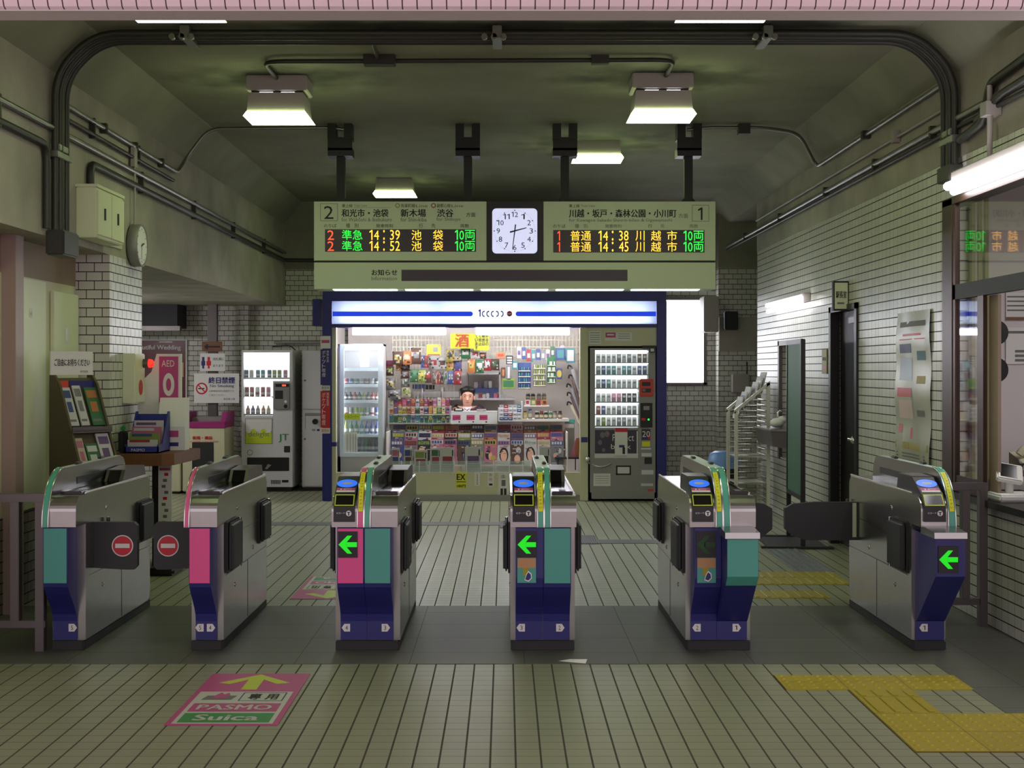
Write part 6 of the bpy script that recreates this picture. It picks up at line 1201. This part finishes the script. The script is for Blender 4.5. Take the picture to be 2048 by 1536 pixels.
def patch(b, u0, v0, u1, v1, m, d, nu=4, nv=4):
    b.add([pos(u0+(u1-u0)*i/nu, v0+(v1-v0)*j/nv, d) for j in range(nv+1) for i in range(nu+1)], [(j*(nu+1)+i, j*(nu+1)+i+1, (j+1)*(nu+1)+i+1, (j+1)*(nu+1)+i) for j in range(nv) for i in range(nu)], m, True)
mat('vinyl', (176, 180, 160), .32); patch(b, 0, 0, 1, 1, 'vinyl', 0, 14, 16)
for u0, v0, u1, v1, m in ((.1, .90, .85, .935, 'ink_grey'), (.2, .84, .75, .855, 'no_entry2'), (.1, .815, .85, .822, 'no_entry2'), (.1, .73, .5, .79, pc('blue')), (.65, .68, .85, .74, pc('teal')), (.1, .55, .5, .70, 'light_blue'), (.66, .53, .86, .58, pc('yellow')), (.08, .44, .5, .50, 'no_entry2'), (.12, .30, .5, .42, 'vinyl_pink'), (.66, .32, .86, .36, 'ink_grey'), (.1, .2, .2, .26, 'no_entry2'), (.4, .17, .47, .24, 'no_entry2'), (.02, .10, .97, .145, 'tactile_yellow'), (.06, .065, .9, .075, 'ink_grey'), (.06, .045, .9, .055, 'ink_grey'), (.06, .02, .9, .03, 'ink_grey')):
    mat('light_blue', (170, 186, 216), .4); mat('vinyl_pink', (220, 196, 190), .4); patch(b, u0, v0, u1, v1, m, .0015)
tag(b.build('poster'), 'large wrinkled vinyl covered poster on the right tiled wall beside the office window', 'poster')
b = MB(); b.box(2.885, 2.9, 12.02, 12.2, 1.50, 1.72, 'tactile_yellow'); b.plate((2.8845, 12.18, 1.62), -UY, UZ, .14, .03, 'ink'); b.plate((2.8845, 12.18, 1.54), -UY, UZ, .14, .03, 'no_entry'); tag(b.build('notice'), 'small yellow notice on the tiles left of the black door', 'notice')
t = thing('wash_basin', 'steel wash basin under the metal framed niche on the right wall', 'basin', (2.8, 13.6, .75))
b = MB(); b.prism([(2.62, .93), (2.64, .78), (2.9, .74), (2.9, .95)], 'y', 13.2, 14.0, 'steel_matte'); b.box(2.60, 2.9, 13.17, 14.03, .93, .95, 'steel', .006); b.build('bowl', t)
b = MB(); b.tube(fillet([(2.87, 13.6, .95), (2.87, 13.6, 1.12), (2.77, 13.6, 1.12), (2.77, 13.6, 1.06)], .04), .012, 'steel_bright', 8); b.build('tap', t)
b = MB(); b.ball((2.74, 13.5, 1.003), (.07, .10, .05), 'paper', 12, 8); b.ball((2.80, 13.55, 1.03), (.05, .07, .04), 'paper', 10, 6); tag(b.build('cloth'), 'crumpled white cloth lying on the wash basin', 'cloth')
b = MB(); b.box(2.62, 2.78, 17.15, 17.36, 1.47, 2.48, 'fixture', .008) if False else b.box(PX(1408, 17.0), PX(1438, 17.0), 17.0, 17.38, PZ(664, 17.0), PZ(592, 17.0), 'fixture', .01); tag(b.build('wall_cabinet'), 'pale box lamp housing mounted beside the bright back window', 'box')
b = MB(); b.box(PX(1448, 17.3), PX(1475, 17.3), 17.24, 17.36, PZ(660, 17.3), PZ(623, 17.3), 'rubber', .01); b.box(PX(1451, 17.3), PX(1472, 17.3), 17.232, 17.24, PZ(656, 17.3), PZ(627, 17.3), 'post_dark'); tag(b.build('speaker'), 'dark square speaker on the back pier', 'speaker')
b = MB(); b.box(PX(1466, 17.2), PX(1499, 17.2), 17.22, 17.4, PZ(785, 17.2), PZ(748, 17.2), 'fixture', .008); b.tube([(PX(1497, 17.2), 17.3, PZ(748, 17.2)), (PX(1497, 17.2), 17.3, PZ(724, 17.2))], .008, 'black'); tag(b.build('wall_box'), 'pale grey box with an aerial on the back pier above the wire rack', 'box')
t = thing('blue_bag', 'light blue plastic bag on a low bin behind the wide gate', 'bag', (PX(1450, 15.0), 15.0, 0))
b = MB(); X = PX(1448, 15.0); b.lathe([(.15, 0), (.17, .4), (.175, .5)], (X, 15, 0), 'rubber', 16); b.build('bin_body', t)
b = MB(); b.lathe([(.178, .44), (.185, .52), (.16, .60), (.10, .63), (.03, .62)], (X, 15, 0), 'bag_blue', 18); mat('bag_blue', (120, 160, 226), .35); b.build('bag_top', t)
# ------------------------------------------------------------------ inside the ticket office
def wallp(label, x0, y0, x1, y1, items, name='notice', m='paper'): return notice(label, x0, y0, x1, y1, 9.395, m, items, name, .008)
wallp('white framed notice with grey lettering high on the office wall', 2012, 585, 2120, 640, [((2014, 592+i*9, 2100, 595+i*9), 'ink_grey') for i in range(4)]+[((2012, 634, 2120, 640), 'wood_brown')])
wallp('white notice with lettering in the middle of the office wall', 2012, 655, 2120, 728, [((2014, 662, 2060, 667), 'ink_grey')]+[((2030, 700+i*9, 2110, 705+i*9), 'ink_grey') for i in range(3)])
b = MB(); b.box(3.36, 3.43, 9.30, 9.39, .78, 2.4, 'office_wall'); struct('column_office', b)
for i, (yy, lb) in enumerate(((665, 'upper dark round cap hanging on the office post'), (740, 'lower dark round cap hanging on the office post'))):
    b = MB(); X, Z = PX(1994, 9.0), PZ(yy, 9.0); b.cyl((X, 9.02, Z), (X, 9.06, Z), .085, 'black', 24); b.cyl((X, 9.06, Z), (X, 9.3, Z), .012, 'black', 8); tag(b.build('station_hat'), lb, 'cap', 'caps in the office')
t = thing('office_desk', 'pale desk with tubular legs inside the ticket office', 'desk', (3.6, 8.7, 0))
b = MB(); b.box(3.27, 4.6, 8.35, 9.2, .86, .90, 'office_wall', .006); b.build('desk_top', t)
for x, y in ((3.32, 8.4), (4.5, 8.4), (3.32, 9.15), (4.5, 9.15)):
    b = MB(); b.cyl((x, y, 0), (x, y, .86), .022, 'fixture', 12); b.build('leg', t)
t = thing('telephone', 'cream telephone with curly cord on the office desk', 'telephone', (3.38, 8.6, .9))
b = MB(); b.prism([(8.5, .9), (8.75, .9), (8.75, 1.0), (8.5, .94)], 'x', 3.29, 3.47, 'kiosk_beige'); b.build('base', t)
b = MB(); b.tube(fillet([(3.30, 8.6, .99), (3.33, 8.6, 1.03), (3.44, 8.6, 1.03), (3.47, 8.6, .99)], .03), .026, 'kiosk_beige', 12); b.build('handset', t)
b = MB(); b.tube(fillet([(3.3, 8.6, .96), (3.27, 8.5, .93), (3.3, 8.42, .95), (3.38, 8.42, .92)], .05), .008, 'paper_line', 6); b.build('cord', t)
b = MB(); b.lathe([(.10, 0), (.105, .02), (.075, .07), (.03, .1)], (3.56, 8.6, .95), 'no_entry', 18); b.lathe([(.11, -.05), (.11, 0)], (3.56, 8.6, .95), 'paper', 18); tag(b.build('red_cap'), 'red cap lying on papers on the office desk', 'cap')
b = MB(); b.box(3.42, 3.8, 8.37, 8.5, .9, .912, 'decal_pink'); tag(b.build('pink_folder'), 'pink folder at the edge of the office desk', 'folder')
t = thing('card_terminal', 'white ticket terminal with tilted dark screen on the office counter', 'terminal', (2.95, 8.0, .755))
b = MB(); b.box(2.9, 3.14, 7.85, 8.12, .756, .80, 'paper', .012); b.build('base', t)
b = MB(); b.cyl((3.01, 8.0, .79), (3.01, 8.0, .88), .024, 'paper', 14); b.build('stem', t)
M = Matrix.Translation((3.01, 8.0, .915)) @ Matrix.Rotation(math.radians(42), 4, 'X') @ Matrix.Rotation(math.radians(-14), 4, 'Z')
b = MB(); b.box(-.075, .075, -.07, .07, -.02, .02, 'paper', .008, M=M); h = b.build('head', t)
b = MB(); b.box(-.055, .04, -.052, .055, .0195, .0215, 'black_gloss', M=M); b.build('screen', h)
b = MB(); b.box(3.05, 3.3, 7.4, 7.7, .756, .90, 'rubber', .01); tag(b.build('office_machine'), 'dark office machine at the edge of the counter by the frame of the picture', 'machine')
b = MB(); b.box(3.9, 4.4, 8.5, 9.1, 0, .72, 'rubber', .01); tag(b.build('filing_cabinet'), 'dark filing cabinet under the office desk', 'cabinet')
for me in bpy.data.meshes:
    if me.users == 0: bpy.data.meshes.remove(me)
